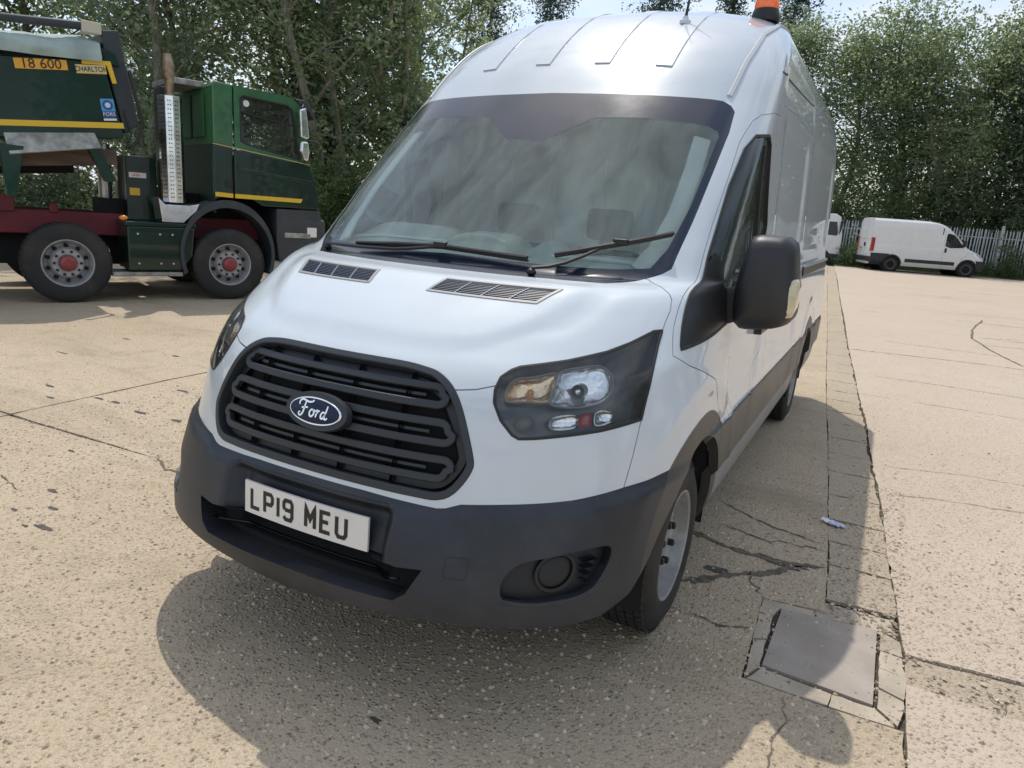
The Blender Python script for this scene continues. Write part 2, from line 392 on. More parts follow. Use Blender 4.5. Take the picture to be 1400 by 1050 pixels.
VAN = Surf(T, FA, YR)
PLAT = cr([(-.3,.968),(0,.968),(.20,.966),(.33,.972),(.41,.995),(.455,1.032),(.521,1.09),(.584,1.184),(.610,1.30),(.623,1.421),(.625,1.9)], .02, False, 1)
PLATP = np.concatenate([PLAT, [(-.3,1.9)]])
def D(a, b, p):
    a = np.abs(np.asarray(a, float)); b = np.asarray(b, float); x, y, z = np.abs(p[...,0]), p[...,1], p[...,2]; d = np.zeros_like(x*1.)
    # hood plateau with rolled edge
    ab_ = np.stack([a.ravel(), b.ravel()], 1); sel = (ab_[:,0] < 1.0)&(ab_[:,1] > .8)&(ab_[:,1] < 1.6); sdl = np.full(len(ab_), -9.)
    if sel.any():
        q = ab_[sel]; dd = distline(q, PLAT); sdl[sel] = np.where(inpoly(q, PLATP), dd, -dd)
    sdl = sdl.reshape(a.shape); fd_ = (1-sm((b-1.33)/.12))
    d = d+(.009*sm((sdl+.045)/.09)-.003*np.exp(-((sdl+.075)/.04)**2)*sm((b-1.02)/.08)*sm((a-.40)/.1))*fd_
    # bumper
    bl = np.interp(a, [0,.203,.421,.445,.484,.601,.786,.954,1.18,1.3], [.458,.458,.448,.452,.469,.481,.495,.517,.533,.54])
    front = (a < 1.45)
    d = d+front*.026*sm((bl-b+.003)/.05)*(1-.45*sm((a-1.0)/.2))
    rec = (1-sm((a-.285)/.03))*sm((.432-b)/.03)*sm((b-.18)/.02); d = d-.062*rec
    # rim of the white panel round the grille opening
    # wheel arches
    for yc in (-.03, 3.72):
        r = np.hypot(y-yc, z-.375); side = sm((x-.93)/.06)*(z < 1.3)
        d = d+side*(.003*(1-sm((r-.53)/.05))+.010*np.exp(-((r-.64)/.05)**2)*sm((z-.5)/.1))
    # side mouldings stand proud
    s = (a > 1.6)
    d = d+s*.010*sm((b-.305)/.006)*sm((.545-b)/.006)
    d = d-s*.016*sm((.30-b)/.02)
    # scooped lower door and pressed recesses in the load space
    def rr(y0, y1, z0, z1, dep, e):
        return -dep*sm((y-y0)/e+.5)*sm((y1-y)/e+.5)*sm((z-z0)/e+.5)*sm((z1-z)/e+.5)
    sd = (a > 1.5)
    d = d+sd*(rr(.36,1.08,.84,1.06,.014,.12)+rr(1.34,2.56,.86,1.22,.012,.14)+rr(1.42,2.56,1.46,2.10,.012,.14)+rr(2.86,4.7,1.50,2.14,.012,.14)+rr(1.32,2.8,2.26,2.43,.008,.10))
    d = d+sd*.005*np.exp(-((z-1.33)/.02)**2)
    # roof ribs
    return d
VAN.D = D
ws = [(0,2.702),(.238,2.694),(.528,2.684),(.726,2.678),(.78,2.672),(.829,2.643),(.86,2.604),(.87,2.449),(.851,2.139),(.838,1.891),(.824,1.719),(.814,1.629),(.783,1.6),(.73,1.566),(.652,1.498),(.626,1.47),(.438,1.475),(.258,1.467),(0,1.467)]
clear = [(0,2.34),(.085,2.34),(.27,2.515),(.48,2.519),(.749,2.483),(.809,2.447),(.821,2.417),(.812,2.243),(.801,1.97),(.772,1.725),(.729,1.629),(.622,1.615),(.414,1.609),(.248,1.613),(0,1.622)]
hl = [(.986,1.098),(.947,1.094),(.871,1.03),(.799,.986),(.685,.943),(.559,.907),(.539,.892),(.518,.862),(.514,.819),(.522,.776),(.55,.725),(.587,.685),(.606,.675),(.648,.678),(.733,.688),(.839,.7),(.981,.723),(.991,.828),(.993,.96)]
gr = [(0,.869),(.211,.87),(.299,.86),(.347,.844),(.398,.805),(.441,.727),(.484,.613),(.487,.58),(.443,.501),(.421,.485),(.37,.482),(.2,.484),(0,.484)]
bump = [(0,.458),(.203,.458),(.421,.448),(.445,.452),(.484,.469),(.601,.481),(.786,.495),(.954,.517),(1.18,.533)]
hoodseam = [(.73,1.566),(.743,1.561),(.831,1.456),(.918,1.351),(.948,1.306),(.977,1.226),(.983,1.135),(.986,1.098)]
seam = [(.517,.833),(.464,.813),(.408,.804)]
def circ(yc, zc, r, z0=.296, n=70):
    a0 = math.asin((z0-zc)/r); t = np.linspace(a0, math.pi-a0, n); return VAN.yz(np.stack([yc+r*np.cos(t), zc+r*np.sin(t)], 1))
archF, archR = circ(-.03,.375,.43), circ(3.72,.375,.43)
trimF, trimR = circ(-.03,.375,.53), circ(3.72,.375,.53)
ws_s, clear_s = cr(ws, .02), cr(clear, .02)
hl_s, gr_s = cr(hl, .012, True), cr(gr, .012)
hood_poly = np.concatenate([cr([(0,1.467),(.258,1.467),(.438,1.475),(.626,1.47),(.652,1.498),(.73,1.566)], .015), cr(hoodseam, .012)[1:], cr(hl[:9], .012)[1:], cr(seam, .012)[1:], cr(gr[:5][::-1], .012)[1:]])
intake = cr([(0,.283),(.237,.279),(.352,.262),(.425,.268),(.392,.193),(.36,.168),(.148,.166),(0,.166)], .012)
fog = cr([(.631,.245),(.654,.302),(.722,.328),(.925,.346),(.890,.225),(.777,.205),(.66,.202)], .012, True, 1)
under = cr([(0,-.1),(0,.095),(.266,.118),(.484,.130),(.709,.128),(.837,.125),(.944,.131),(1.057,.172),(1.131,.262),(1.18,.345),(1.24,.42),(1.5,.42),(1.5,-.1)], .02)
bump_s = cr(bump, .012)
bumper_poly = np.concatenate([bump_s, [(1.24,.54),(1.5,.54),(1.5,-.1),(0,-.1)]])
vent = cr([(.146,1.319),(.538,1.322),(.496,1.22),(.123,1.226)], .01, True)
win = cr([(1.091,2.46),(1.345,2.496),(1.509,2.438),(2.02,1.90),(2.16,1.50),(2.16,1.36),(1.573,1.349),(1.61,1.055),(1.12,.976),(1.03,1.35),(.989,1.678),(.979,2.116),(1.013,2.355)], .02, True)
patch = cr([(1.12,.976),(1.03,1.35),(.992,1.64),(1.02,1.70),(1.14,1.66),(1.36,1.38),(1.573,1.349),(1.61,1.055)], .02, True)
doorback = VAN.yz([(1.205,z) for z in np.linspace(1.10,2.06,14)])
doorR_s = np.concatenate([[(2.54,.27),(2.513,.554),(2.497,.647),(2.62,.748)], doorback, [(1.56,2.69)]])
doorF_s = np.array([(1.56,2.694),(1.30,2.672),(1.079,2.618),(1.008,2.559),(.976,2.464),(.958,2.396),(.956,2.205),(.948,1.877),(.965,1.5),(1.04,1.1),(1.08,.95),(1.2,.885),(1.5,.78),(1.646,.689),(1.83,.532),(1.95,.27)])
door_line = np.concatenate([cr(doorR_s, .015), cr(doorF_s, .015)[1:]])
door_poly = door_line
sl = VAN.yz([(2.68,.60),(2.68,1.0),(2.68,1.5),(2.68,2.0),(2.68,2.19),(1.9,2.20),(1.30,2.17)])
slide_line = cr(sl, .03)
slide_poly = np.concatenate([slide_line, cr(doorR_s[::-1], .03), [(3.9,.27)]])
fseam = cr([(.981,.724),(.97,.619),(.954,.517)], .012)
# gutter / roof edge
gx = [(.783,.745),(.792,1.0),(.795,1.3),(.795,1.7),(.795,2.1),(.79,2.6),(.785,3.3),(.78,4.1),(.775,4.92)]
rail = VAN.inv(gx, [0,1], lambda A, B, P: (P[:,2] < 2.0)*9.)
rail_s = cr(np.concatenate([[(.80,2.672)], rail]), .03)
roof_poly = np.concatenate([rail_s, [(VAN.AMAX,VAN.BMAX+1),(0,VAN.BMAX+1),(0,2.702)], cr(ws[:5], .03)[1:]])
ga = np.r_[np.linspace(0, FA, 84), np.linspace(FA, VAN.AMAX, 92)[1:]]; gb = np.unique(np.r_[np.linspace(0, 2.9, 140), np.linspace(2.9, VAN.BMAX, 60)])
mould_t = np.array([(1.4,.54),(VAN.AMAX,.56)]); mould_b = np.array([(1.5,.313),(VAN.AMAX,.313)]); sill_t = np.array([(1.5,.272),(VAN.AMAX,.272)])
v2, TF, TC = cutsheet(VAN, ga, gb, [hl_s, fog, vent, win, patch], [ws_s, clear_s, gr_s, intake, under, bump_s, archF, archR, trimF, trimR, rail_s, cr(mould_t,.05), cr(mould_b,.05), cr(sill_t,.05)],
    [cr(hoodseam,.012), cr(seam,.012), door_line, slide_line, fseam])
isgap = np.zeros(len(TC), bool)
for g in (cr(hoodseam,.012), cr(seam,.012), door_line, slide_line, fseam): isgap |= distline(TC, g) < .0021
left = ~isgap; P_ = {}
def take(k, mask):
    global left
    mk = mask & left; P_[k] = TF[mk]; left = left & ~mk
I = lambda p: inpoly(TC, p)
take('hole', I(under) | (I(archF)) | (I(archR)))
take('hole2', I(np.concatenate([archF, [(archF[-1][0], -1), (archF[0][0], -1)]])))
take('clear', I(clear_s)); take('border', I(ws_s)); take('hl', I(hl_s)); take('gr', I(gr_s)); take('intake', I(intake)); take('fog', I(fog)); take('vent', I(vent))
take('patch', I(patch)); take('win', I(win)); take('hood', I(hood_poly)); take('bumper', I(bumper_poly) & ~I(trimF))
bt = np.interp(TC[:,0], [1.5,4.8,5.6,VAN.AMAX], [.54,.545,.56,.56])
low = I(np.concatenate([trimF, [(trimF[-1][0],-1),(trimF[0][0],-1)]])) & (TC[:,1] > -1)
take('trimF', I(trimF) | ((TC[:,0] < trimF[0][0]) & (TC[:,0] > 1.45) & (TC[:,1] < .2) & (TC[:,0] < 1.9)))
take('trimR', I(trimR))
rearb = TC[:,0] > 5.75
take('mould_door', (TC[:,0] > 1.4)&(TC[:,1] < bt)&(TC[:,1] > .313)&I(door_poly))
take('mould', (TC[:,0] > 1.4)&(TC[:,1] < bt)&(TC[:,1] > .313))
take('sill', (TC[:,0] > 1.4)&(TC[:,1] < .272))
take('roof', I(roof_poly))
take('door', I(door_poly)); take('slide', I(slide_poly))
take('nose', (TC[:,0] < .985)&(TC[:,1] < .9)); take('wing', (TC[:,0] < 1.75)&(TC[:,1] < 1.62)&(TC[:,1] > .3))
P_['shell'] = TF[left]
van = empty('panel_van', (0,0,0), 0, 'large white high-roof panel van with black grille and bumper, filling the foreground', 'van')
def pn(k, name, m, mirror='weld', **kw): return panel(VAN, v2, P_[k], name, M[m], van, mirror, **kw)
shell = pn('shell', 'body_shell', 'paint'); roof = pn('roof', 'roof', 'roofdimmed'); hood = pn('hood', 'bonnet', 'paint'); nose = pn('nose', 'front_panel', 'paint')
wings = pn('wing', 'front_wing', 'paint', 'pair'); doors = pn('door', 'front_door', 'paint', 'pair'); sld = pn('slide', 'sliding_door', 'paint', 'pair')
screen = pn('clear', 'windscreen', 'glass', skirt=0); border = panel(VAN, v2, P_['border'], 'windscreen_border', M['enamel'], screen, skirt=.01)
for w_, d_ in zip(panel(VAN, v2, P_['win'], 'door_window', M['sideglass'], None, 'pair', off=-.006, skirt=0), doors): w_.parent = d_
for w_, d_ in zip(panel(VAN, v2, P_['patch'], 'mirror_mount_panel', M['black'], None, 'pair', off=.002), doors): w_.parent = d_
bumper = pn('bumper', 'bumper', 'plastic', skirt=.05)
pn('trimF', 'arch_trim', 'plastic2', 'pair', skirt=.04); pn('trimR', 'arch_trim', 'plastic2', 'pair', skirt=.04)
for w_, d_ in zip(panel(VAN, v2, P_['mould_door'], 'side_moulding', M['plastic2'], None, 'pair'), doors): w_.parent = d_
pn('mould', 'side_moulding', 'plastic2', 'pair'); M['sillgrey'] = mat('sill_grey', (.24,.25,.26), .5, dirt=.5, dirtcol=(.25,.2,.15)); pn('sill', 'sill', 'sillgrey', 'pair')
# rear end cap with two doors
bb = np.linspace(0, BMAX, 60); e = VAN.P(np.full(60, VAN.AMAX), bb)
for sg in (1, -1):
    V = [(sg*max(0,p[0]), p[1], p[2]) for p in e]+[(sg*.003, p[1], p[2]) for p in e]
    dr = mobj('rear_door', V, [(i, i+1, 60+i+1, 60+i) for i in range(59)], M['paint'], van)
# seals, gutter, mouldings
ribbon(VAN, rail_s[2:], .022, .009, 'roof_gutter', mat('gutter_seal', (.50,.52,.54), .45), van, d=.01, both='pair')
def adopt(pair, parents):
    for o, p in zip(pair, parents): o.parent = p
    return pair
adopt(ribbon(VAN, win, .012, .004, 'window_seal', M['rubber'], van, closed=True, both='pair'), doors)
adopt(ribbon(VAN, cr(VAN.yz([(.86,1.93),(.86,1.6),(.86,1.36)]),.05), .016, .003, 'window_divider', M['rubber'], van, both='pair'), doors)
for xc in (.157,.46):
    yy_ = [.82,.9,1.0,1.15,1.3,1.5,1.7,1.9,2.1,2.3,2.6]; rp_ = VAN.inv([(xc,y_) for y_ in yy_], [0,1], lambda A,B,P: (P[:,2] < 2.2)*9.)
    for o_ in ribbon(VAN, rp_, .080, .006, 'roof_rib', M['roofdimmed'], roof, d=.006, both='pair'): pass
ribbon(VAN, cr([(1.30,2.985),(1.9,3.02),(2.6,3.06),(3.4,3.12)],.05), .012, .002, 'roof_joint_seal', M['rubber'], van, d=.006, both='pair')
adopt(ribbon(VAN, cr(VAN.yz([(2.9,1.30),(4.85,1.30)]),.06), .07, .012, 'slide_rail', M['black'], van, both='pair'), (shell, shell))
adopt(ribbon(VAN, cr(VAN.yz([(2.9,1.335),(4.85,1.335)]),.06), .02, .022, 'slide_rail_lip', M['steel'], van, both='pair'), (shell, shell))
for dd, yy, zz in ((doors, 1.02, 1.10), (sld, 1.42, 1.12)):
    adopt(ribbon(VAN, cr(VAN.yz([(yy-.09,zz),(yy+.09,zz)]),.03), .035, .035, 'door_handle', M['black'], van, both='pair'), dd)
# ---- hood vents
for sg in (1,-1):
    ribbon(VAN, (lambda p: p*[sg,1])(vent), .013, .003, 'vent_frame', mat('vent_surround', (.33,.33,.32), .5), hood, closed=True)
    o = panel(VAN, v2, P_['vent'], 'vent_tray', M['dark'], hood, 'one', off=-.012, skirt=0)
    if sg < 0: o.scale.x = -1
    mb = []
    for k in range(1, 4):
        t = k/4; p0 = np.array([.146+.392*t,1.319]); p1 = np.array([.123+.373*t,1.224])
        ribbon(VAN, cr([p0*[sg,1], p1*[sg,1]],.02), .005, .001, 'vent_divider', mat('vent_slat', (.20,.24,.32), .5) if k == 1 and sg == 1 else bpy.data.materials['vent_slat'], hood, d=.012)
    for k in range(1, 9):
        t = k/9; p0 = np.array([.146*(1-t)+.123*t, 1.319-.095*t]); p1 = np.array([.538*(1-t)+.496*t, 1.321-.1*t])
        ribbon(VAN, cr([p0*[sg,1], p1*[sg,1]],.04), .005, -.002, 'vent_slat', M['navyslat'] if 'navyslat' in M else M.setdefault('navyslat', mat('vent_slat_dark', (.03,.042,.075), .45)), hood, d=.008)
# ---- grille
panel(VAN, v2, P_['gr'], 'grille', M['dark'], van, off=-.055, skirt=0)
grille = [o for o in van.children if o.name.startswith('grille')][0]
def sym(pts): p = np.asarray(pts, float); q = p[::-1]*[-1,1]; return np.concatenate([p, q])
def loop(alist):   # closed symmetric loop from right-half points top centre -> bottom centre
    p = np.asarray(alist, float); return cr(np.concatenate([p, p[::-1][1:-1]*[-1,1]]), .03, True, 1)
grk = cr([(-.2,.870),(0,.870),(.211,.870),(.299,.860),(.347,.844),(.398,.800),(.441,.727),(.484,.613),(.487,.57),(.455,.508),(.415,.483),(.34,.482),(.2,.484),(0,.484),(-.2,.484)], .012, False, 1); grk = grk[grk[:,0] >= 0]; grk[0,0] = 0; grk[-1,0] = 0
GF = np.concatenate([grk, (grk[::-1][1:-1])*[-1,1]])
ribbon(VAN, GF, .024, .003, 'grille_frame', M['grille'], grille, closed=True, d=.05)
c0 = GF.mean(0); inner = GF*[.945,1]; inner[:,1] = .675+(inner[:,1]-.675)*.86
ribbon(VAN, inner, .030, -.030, 'grille_surround', M['black'], grille, closed=True, d=.04)
def rloop(zt, zb, xt, xm, xb):
    zm = (zt+zb)/2
    r1 = .026; pts = [(0,zt),(xt-.2,zt),(xt-r1,zt)]
    pts += [(xt-r1+r1*math.sin(t), zt-r1+r1*math.cos(t)) for t in np.linspace(.2,math.pi/2-.05,5)]
    pts += [(xb-r1+r1*math.cos(t), zb+r1-r1*math.sin(t)) for t in np.linspace(.05,math.pi/2-.2,5)]
    pts += [(xb-r1,zb),(xb-.2,zb),(0,zb)]
    p = np.asarray(pts, float); p = p[np.r_[True, np.linalg.norm(np.diff(p,axis=0),axis=1) > 1e-4]]; return cr(np.concatenate([p, p[::-1][1:-1]*[-1,1]]), .009, True)
for (zt, zb, xt, xm, xb) in ((.815,.753,.372,.385,.388),(.701,.640,.412,.425,.428),(.590,.532,.438,.435,.424)):
    ribbon(VAN, rloop(zt, zb, xt, xm, xb), .024, -.010, 'grille_bar', M['grille'], grille, closed=True, d=.03)
    zc = (zt+zb)/2
    ribbon(VAN, cr([(-xm*.84,zc),(-.2,zc),(0,zc),(.2,zc),(xm*.84,zc)],.03), .012, -.024, 'grille_slat', M['grille'], grille, d=.02)
for q in (-.27,-.09,.09,.27):
    ribbon(VAN, cr([(q,.85),(q,.68),(q,.50)],.03), .010, -.034, 'grille_rib', M['black'], grille, d=.012)
# badge: oval with script
def onsurf(sf, u, v, a0, b0, off, tilt=0):
    return None
bc = VAN.P(np.array([0.]), np.array([.665]), .014)[0]; bn = VAN.N(np.array([1e-4]), np.array([.665]))[0]
bn = Vector((0, bn[1], bn[2])).normalized(); bx = Vector((1,0,0)); bz = bn.cross(bx); bz = bz if bz.z > 0 else -bz
Mb = Matrix(((1,0,0),(bx.y,0,0),(0,0,0))).to_4x4()
def frame(o, ex, ey, ez): return Matrix(((ex[0],ey[0],ez[0],o[0]),(ex[1],ey[1],ez[1],o[1]),(ex[2],ey[2],ez[2],o[2]),(0,0,0,1)))
BM = frame(bc, bx, bz, bn)   # local x right, y up, z out
def oval(rx, ry, z0, z1, name, m, parent, k=56):
    mb = MB(); V = []
    for (s, z) in ((1,z0),(1,(z0+z1)/2),(.97,z1)):
        V += [BM @ Vector((rx*s*math.cos(2*math.pi*i/k), ry*s*math.sin(2*math.pi*i/k), z)) for i in range(k)]
    F = [(r*k+i, r*k+(i+1)%k, (r+1)*k+(i+1)%k, (r+1)*k+i) for r in range(2) for i in range(k)]+[tuple(2*k+i for i in range(k))]
    mb.add(V, F); return autosmooth(mb.build(name, m, parent), 40)
bez = oval(.128, .062, -.02, .004, 'badge_bezel', M['grille'], grille)
ch = oval(.106, .0445, .004, .010, 'badge_rim', M['chrome'], grille)
nv = oval(.100, .0390, .010, .0115, 'badge_face', M['navy'], ch)
def stroke(pts, w, z, mb, Mx, closed=False):
    p = np.asarray(pts, float); n = len(p); t = np.roll(p,-1,0)-np.roll(p,1,0)
    if not closed: t[0] = p[1]-p[0]; t[-1] = p[-1]-p[-2]
    # mitred offset
    nn = np.zeros_like(p); wv = np.asarray(w)*np.ones(n)
    for i in range(n):
        a = p[i]-p[(i-1)%n] if (closed or i > 0) else p[1]-p[0]; b = p[(i+1)%n]-p[i] if (closed or i < n-1) else p[-1]-p[-2]
        a = a/max(np.linalg.norm(a),1e-9); b = b/max(np.linalg.norm(b),1e-9)
        na = np.array([-a[1],a[0]]); nb = np.array([-b[1],b[0]]); m_ = na+nb; l = np.linalg.norm(m_); m_ = na if l < 1e-6 else m_/l
        nn[i] = m_/max(.35, m_@na)
    A = p+nn*wv[:,None]/2; B = p-nn*wv[:,None]/2
    V = [Mx @ Vector((*q, z)) for q in A]+[Mx @ Vector((*q, z)) for q in B]
    F = [(i, (i+1)%n, n+(i+1)%n, n+i) for i in range(n if closed else n-1)]
    mb.add(V, F)
def curve(pts, step=.12, closed=False): return cr(pts, step, closed, 1)
mb = MB(); sc = .0113; O = np.array([-5.6,-1.9])
letters = [  # F o r d script, units ~ x-height 2.4
 [(.2,2.9),(.0,3.5),(.5,4.3),(1.5,4.5),(3.2,4.1),(4.6,4.4),(5.0,4.9)], [(2.3,4.1),(2.0,2.6),(1.7,1.0),(1.1,.0),(.4,.0),(.2,.6),(.7,.9)], [(1.0,2.1),(2.2,2.4),(3.2,2.5)],
 [(5.4,1.9),(4.7,2.2),(4.1,1.4),(4.2,.5),(4.8,.2),(5.5,.8),(5.6,1.6),(5.2,2.1),(6.2,1.9)],
 [(6.2,1.9),(6.7,2.2),(6.6,1.2),(6.4,.2)], [(6.6,1.2),(7.1,2.1),(7.6,2.1)],
 [(9.4,1.9),(8.8,2.1),(8.2,1.3),(8.3,.4),(8.9,.3),(9.5,1.2),(9.9,2.6),(10.2,4.0)], [(9.7,1.9),(9.5,.7),(9.9,.2),(10.6,.7)]]
for l in letters:
    q = curve((np.array(l)+O)*sc, .0022); k = len(q); w_ = .0055*(.75+.35*np.sin(np.linspace(0.3, 2.9, k))); stroke(q, w_, .0125, mb, BM)
mb.build('badge_lettering', M['chrome'], nv)
# ---- number plate
pl = VAN.P(np.array([0.]), np.array([.372]), 0)[0]
def platept(u, v, off=0):   # gently bowed plate, u across, v up
    y = -1.008+.14*u*u; return Vector((u, y-off+ .03*v, .5815+v))
mb = MB(); nu = 14; us = np.linspace(-.26,.26,nu)
for off, flip in ((.004,0),(-.004,1)):
    V = [platept(u, v, off) for v in (-.0555,-.05,.05,.0555) for u in us]; mb.add(V, [(j*nu+i, j*nu+i+1, (j+1)*nu+i+1, (j+1)*nu+i) for j in range(3) for i in range(nu-1)])
n4 = 4*nu; per = [j for j in range(nu)]+[nu-1+nu*k for k in (1,2,3)]+[3*nu+i for i in range(nu-2,-1,-1)]+[nu*k for k in (2,1)]
mb.F += [(per[i], per[(i+1)%len(per)], n4+per[(i+1)%len(per)], n4+per[i]) for i in range(len(per))]
nplate = mb.build('number_plate', M['plate'], van); autosmooth(nplate, 40)
CH = {'L':[[(0,1),(0,0),(1,0)]], 'P':[[(0,0),(0,1),(.8,1),(1,.85),(1,.6),(.8,.45),(.14,.45)]], '1':[[(.5,0),(.5,1)]],
 '9':[[(.14,.5),(.8,.5),(1,.62),(1,.86),(.82,1),(.18,1),(0,.86),(0,.64),(.12,.5)],[(1,.62),(1,.16),(.82,0),(.2,0),(0,.14)]],
 'M':[[(0,0),(0,1),(.5,.42),(1,1),(1,0)]], 'E':[[(1,1),(0,1),(0,0),(1,0)],[(.14,.52),(.8,.52)]], 'U':[[(0,1),(0,.16),(.2,0),(.8,0),(1,.16),(1,1)]]}
x = -.262+.036; H = .065; W = .036
for chh in 'LP19 MEU':
    if chh == ' ': x += .033; continue
    mb = MB(); wd = 0 if chh == '1' else W
    for st in CH[chh]:
        q = cr([(x+(p[0]*W if chh != '1' else 0), -H/2+p[1]*H) for p in st], .01)
        A = [];
        tmp = MB(); stroke(q, .0135, 0, tmp, Matrix.Identity(4))
        mb.add([platept(v[0], v[1], .0052) for v in tmp.V], tmp.F)
    mb.build('plate_character', M['ink'], nplate); x += wd+.0135+.0125
# ---- headlights
refl = [(.556,.786),(.549,.831),(.56,.863),(.608,.875),(.675,.895)]
ind_p = [(.556,.790),(.549,.831),(.562,.862),(.608,.875),(.662,.893),(.672,.85),(.667,.795),(.608,.791)]
main_p = [(.682,.900),(.745,.922),(.793,.925),(.835,.888),(.851,.838),(.837,.797),(.784,.781),(.717,.779),(.677,.793),(.680,.85)]
def bowl(sf, poly, o0, dep, name, m, parent, sg, rings=7, smoothk=1):
    p = cr(poly, .012, True, 1)*[sg,1]; c = p.mean(0); p = c+(p-c)*(1.07 if 'reflector' in name else 1); n = len(p); V = []; F = []
    for r in range(rings):
        t = r/(rings-1)*1.35; q = c+(p-c)*math.cos(t); V.append(sf.S(q[:,0], q[:,1])+sf.N0(q[:,0], q[:,1])*(o0-dep*math.sin(t)))
    V = np.concatenate(V); F = [(r*n+i, r*n+(i+1)%n, (r+1)*n+(i+1)%n, (r+1)*n+i) for r in range(rings-1) for i in range(n)]+[tuple((rings-1)*n+i for i in range(n))]
    mb = MB(); mb.add(V, F); return autosmooth(mb.build(name, m, parent), 50), Vector(V[-n:].mean(0))
def sph(c, r, mb, k=12, sx=1, sy=1, sz=1):
    V = []; 
    for i in range(k+1):
        a = math.pi*i/k
        for j in range(k): b_ = 2*math.pi*j/k; V.append((c[0]+r*sx*math.sin(a)*math.cos(b_), c[1]+r*sy*math.sin(a)*math.sin(b_), c[2]+r*sz*math.cos(a)))
    return mb.add(V, [(i*k+j, (i+1)*k+j, (i+1)*k+(j+1)%k, i*k+(j+1)%k) for i in range(k) for j in range(k)])
lenses = panel(VAN, v2, P_['hl'], 'headlight', M['clearlens'], van, 'pair', off=.001, skirt=0)
M['bezel'] = mat('headlight_bezel', (.030,.040,.055), .28, coat=.5)
for lens, sg in zip(lenses, (1,-1)):
    o = panel(VAN, v2, P_['hl'], 'headlight_housing', M['bezel'], lens, 'one', off=-.052, skirt=-.050)
    if sg < 0: o.scale.x = -1
    ribbon(VAN, hl_s*[sg,1], .009, .002, 'headlight_seal', M['rubber'], lens, closed=True, d=.01)
    b1, c1 = bowl(VAN, ind_p, -.012, .030, 'indicator_reflector', M['amberglass'], lens, sg); b2, c2 = bowl(VAN, main_p, -.012, .036, 'main_reflector', M['refl'], lens, sg)
    ribbon(VAN, (lambda q: q.mean(0)+(q-q.mean(0))*1.07)(cr(ind_p,.012,True,1))*[sg,1], .004, -.010, 'reflector_rim', M['sillgrey'], b1, closed=True, d=.03)
    ribbon(VAN, (lambda q: q.mean(0)+(q-q.mean(0))*1.07)(cr(main_p,.012,True,1))*[sg,1], .004, -.010, 'reflector_rim', M['sillgrey'], b2, closed=True, d=.03)
    mb = MB(); sph((c1.x,c1.y-.012,c1.z), .012, mb); autosmooth(mb.build('indicator_bulb', M['amber'], b1))
    mb = MB(); sph((c2.x+.01*sg,c2.y-.022,c2.z), .012, mb, sy=1.8); autosmooth(mb.build('headlight_bulb', M['chrome'], b2))
    mb = MB(); mb.lathe([(-.03,.022),(.0,.022),(.004,.017)], 20, 'y', (c2.x+.01*sg,c2.y-.005,c2.z)); autosmooth(mb.build('bulb_shield', M['bezel'], b2))
    for pp, nm, m_ in (([(.692,.743),(.76,.750),(.765,.712),(.692,.707)], 'side_light', M['refl']), ([(.772,.751),(.806,.756),(.814,.727),(.812,.715),(.774,.711)], 'red_marker', M['red']), ([(.82,.757),(.854,.762),(.882,.748),(.884,.725),(.863,.717),(.825,.717)], 'daytime_light', M['refl'])):
        bowl(VAN, pp, -.020, .012, nm, m_, lens, sg, rings=4)
    dc = [( .616+.030*math.cos(t), .722+.026*math.sin(t)) for t in np.linspace(0, 2*math.pi, 14)[:-1]]
    bowl(VAN, dc, -.024, .02, 'lamp_disc', mat('lamp_grey', (.10,.11,.12), .3) if sg == 1 else bpy.data.materials['lamp_grey'], lens, sg)
    for k in range(3):   # step lines moulded in the outer corner of the housing
        ribbon(VAN, cr([(.93+.012*k,1.02),(.935+.012*k,.90),(.925+.012*k,.78)],.03)*[sg,1], .006, -.040, 'housing_rib', M['bezel'], lens, d=.01)
M['fogdark'] = mat('fog_recess_plastic', (.008,.010,.013), .5)
# ---- bumper pieces
tray = panel(VAN, v2, P_['intake'], 'intake_back', M['dark'], bumper, off=-.09, skirt=-.09)
for bq in (.222,): ribbon(VAN, cr([(-.36,bq),(0,bq),(.36,bq)],.05), .010, -.035, 'intake_slat', M['black'], bumper)
for sg in (1,-1):
    o = panel(VAN, v2, P_['fog'], 'fog_recess', M['fogdark'], bumper, 'one', off=-.036, skirt=-.028)
    if sg < 0: o.scale.x = -1
    c = (.778,.282)
    ring = lambda r: np.array([(c[0]+r*math.cos(t), c[1]+r*math.sin(t)) for t in np.linspace(0, 2*math.pi, 40)[:-1]])*[sg,1]
    ribbon(VAN, ring(.055), .012, -.020, 'fog_ring', M['fogdark'], o if sg > 0 else bumper, closed=True, d=.03)
    cap, _ = bowl(VAN, ring(.046)*[sg,1], -.002, -.004, 'fog_cap', M['fogdark'], bumper, sg, rings=4)
    for k in range(4): ribbon(VAN, cr([(.850+.004*k,.310-.020*k),(.895-.006*k,.314-.021*k)],.02)*[sg,1], .005, -.032, 'fog_louvre', M['plastic'], bumper, d=.012)
    ribbon(VAN, cr([(.64,.206),(.70,.196),(.78,.196),(.86,.208),(.92,.235),(.99,.27)],.02,False,1)*[sg,1], .014, .002, 'bumper_lip', M['plastic'], bumper, d=.02)
rr_ = [(.48,.262),(.48,.312),(.487,.318),(.532,.318),(.540,.312),(.540,.262),(.532,.256),(.487,.256)]
ribbon(VAN, cr(rr_,.01,True), .0022, .0012, 'tow_cover_seam', M['black'], bumper, closed=True, d=.002)
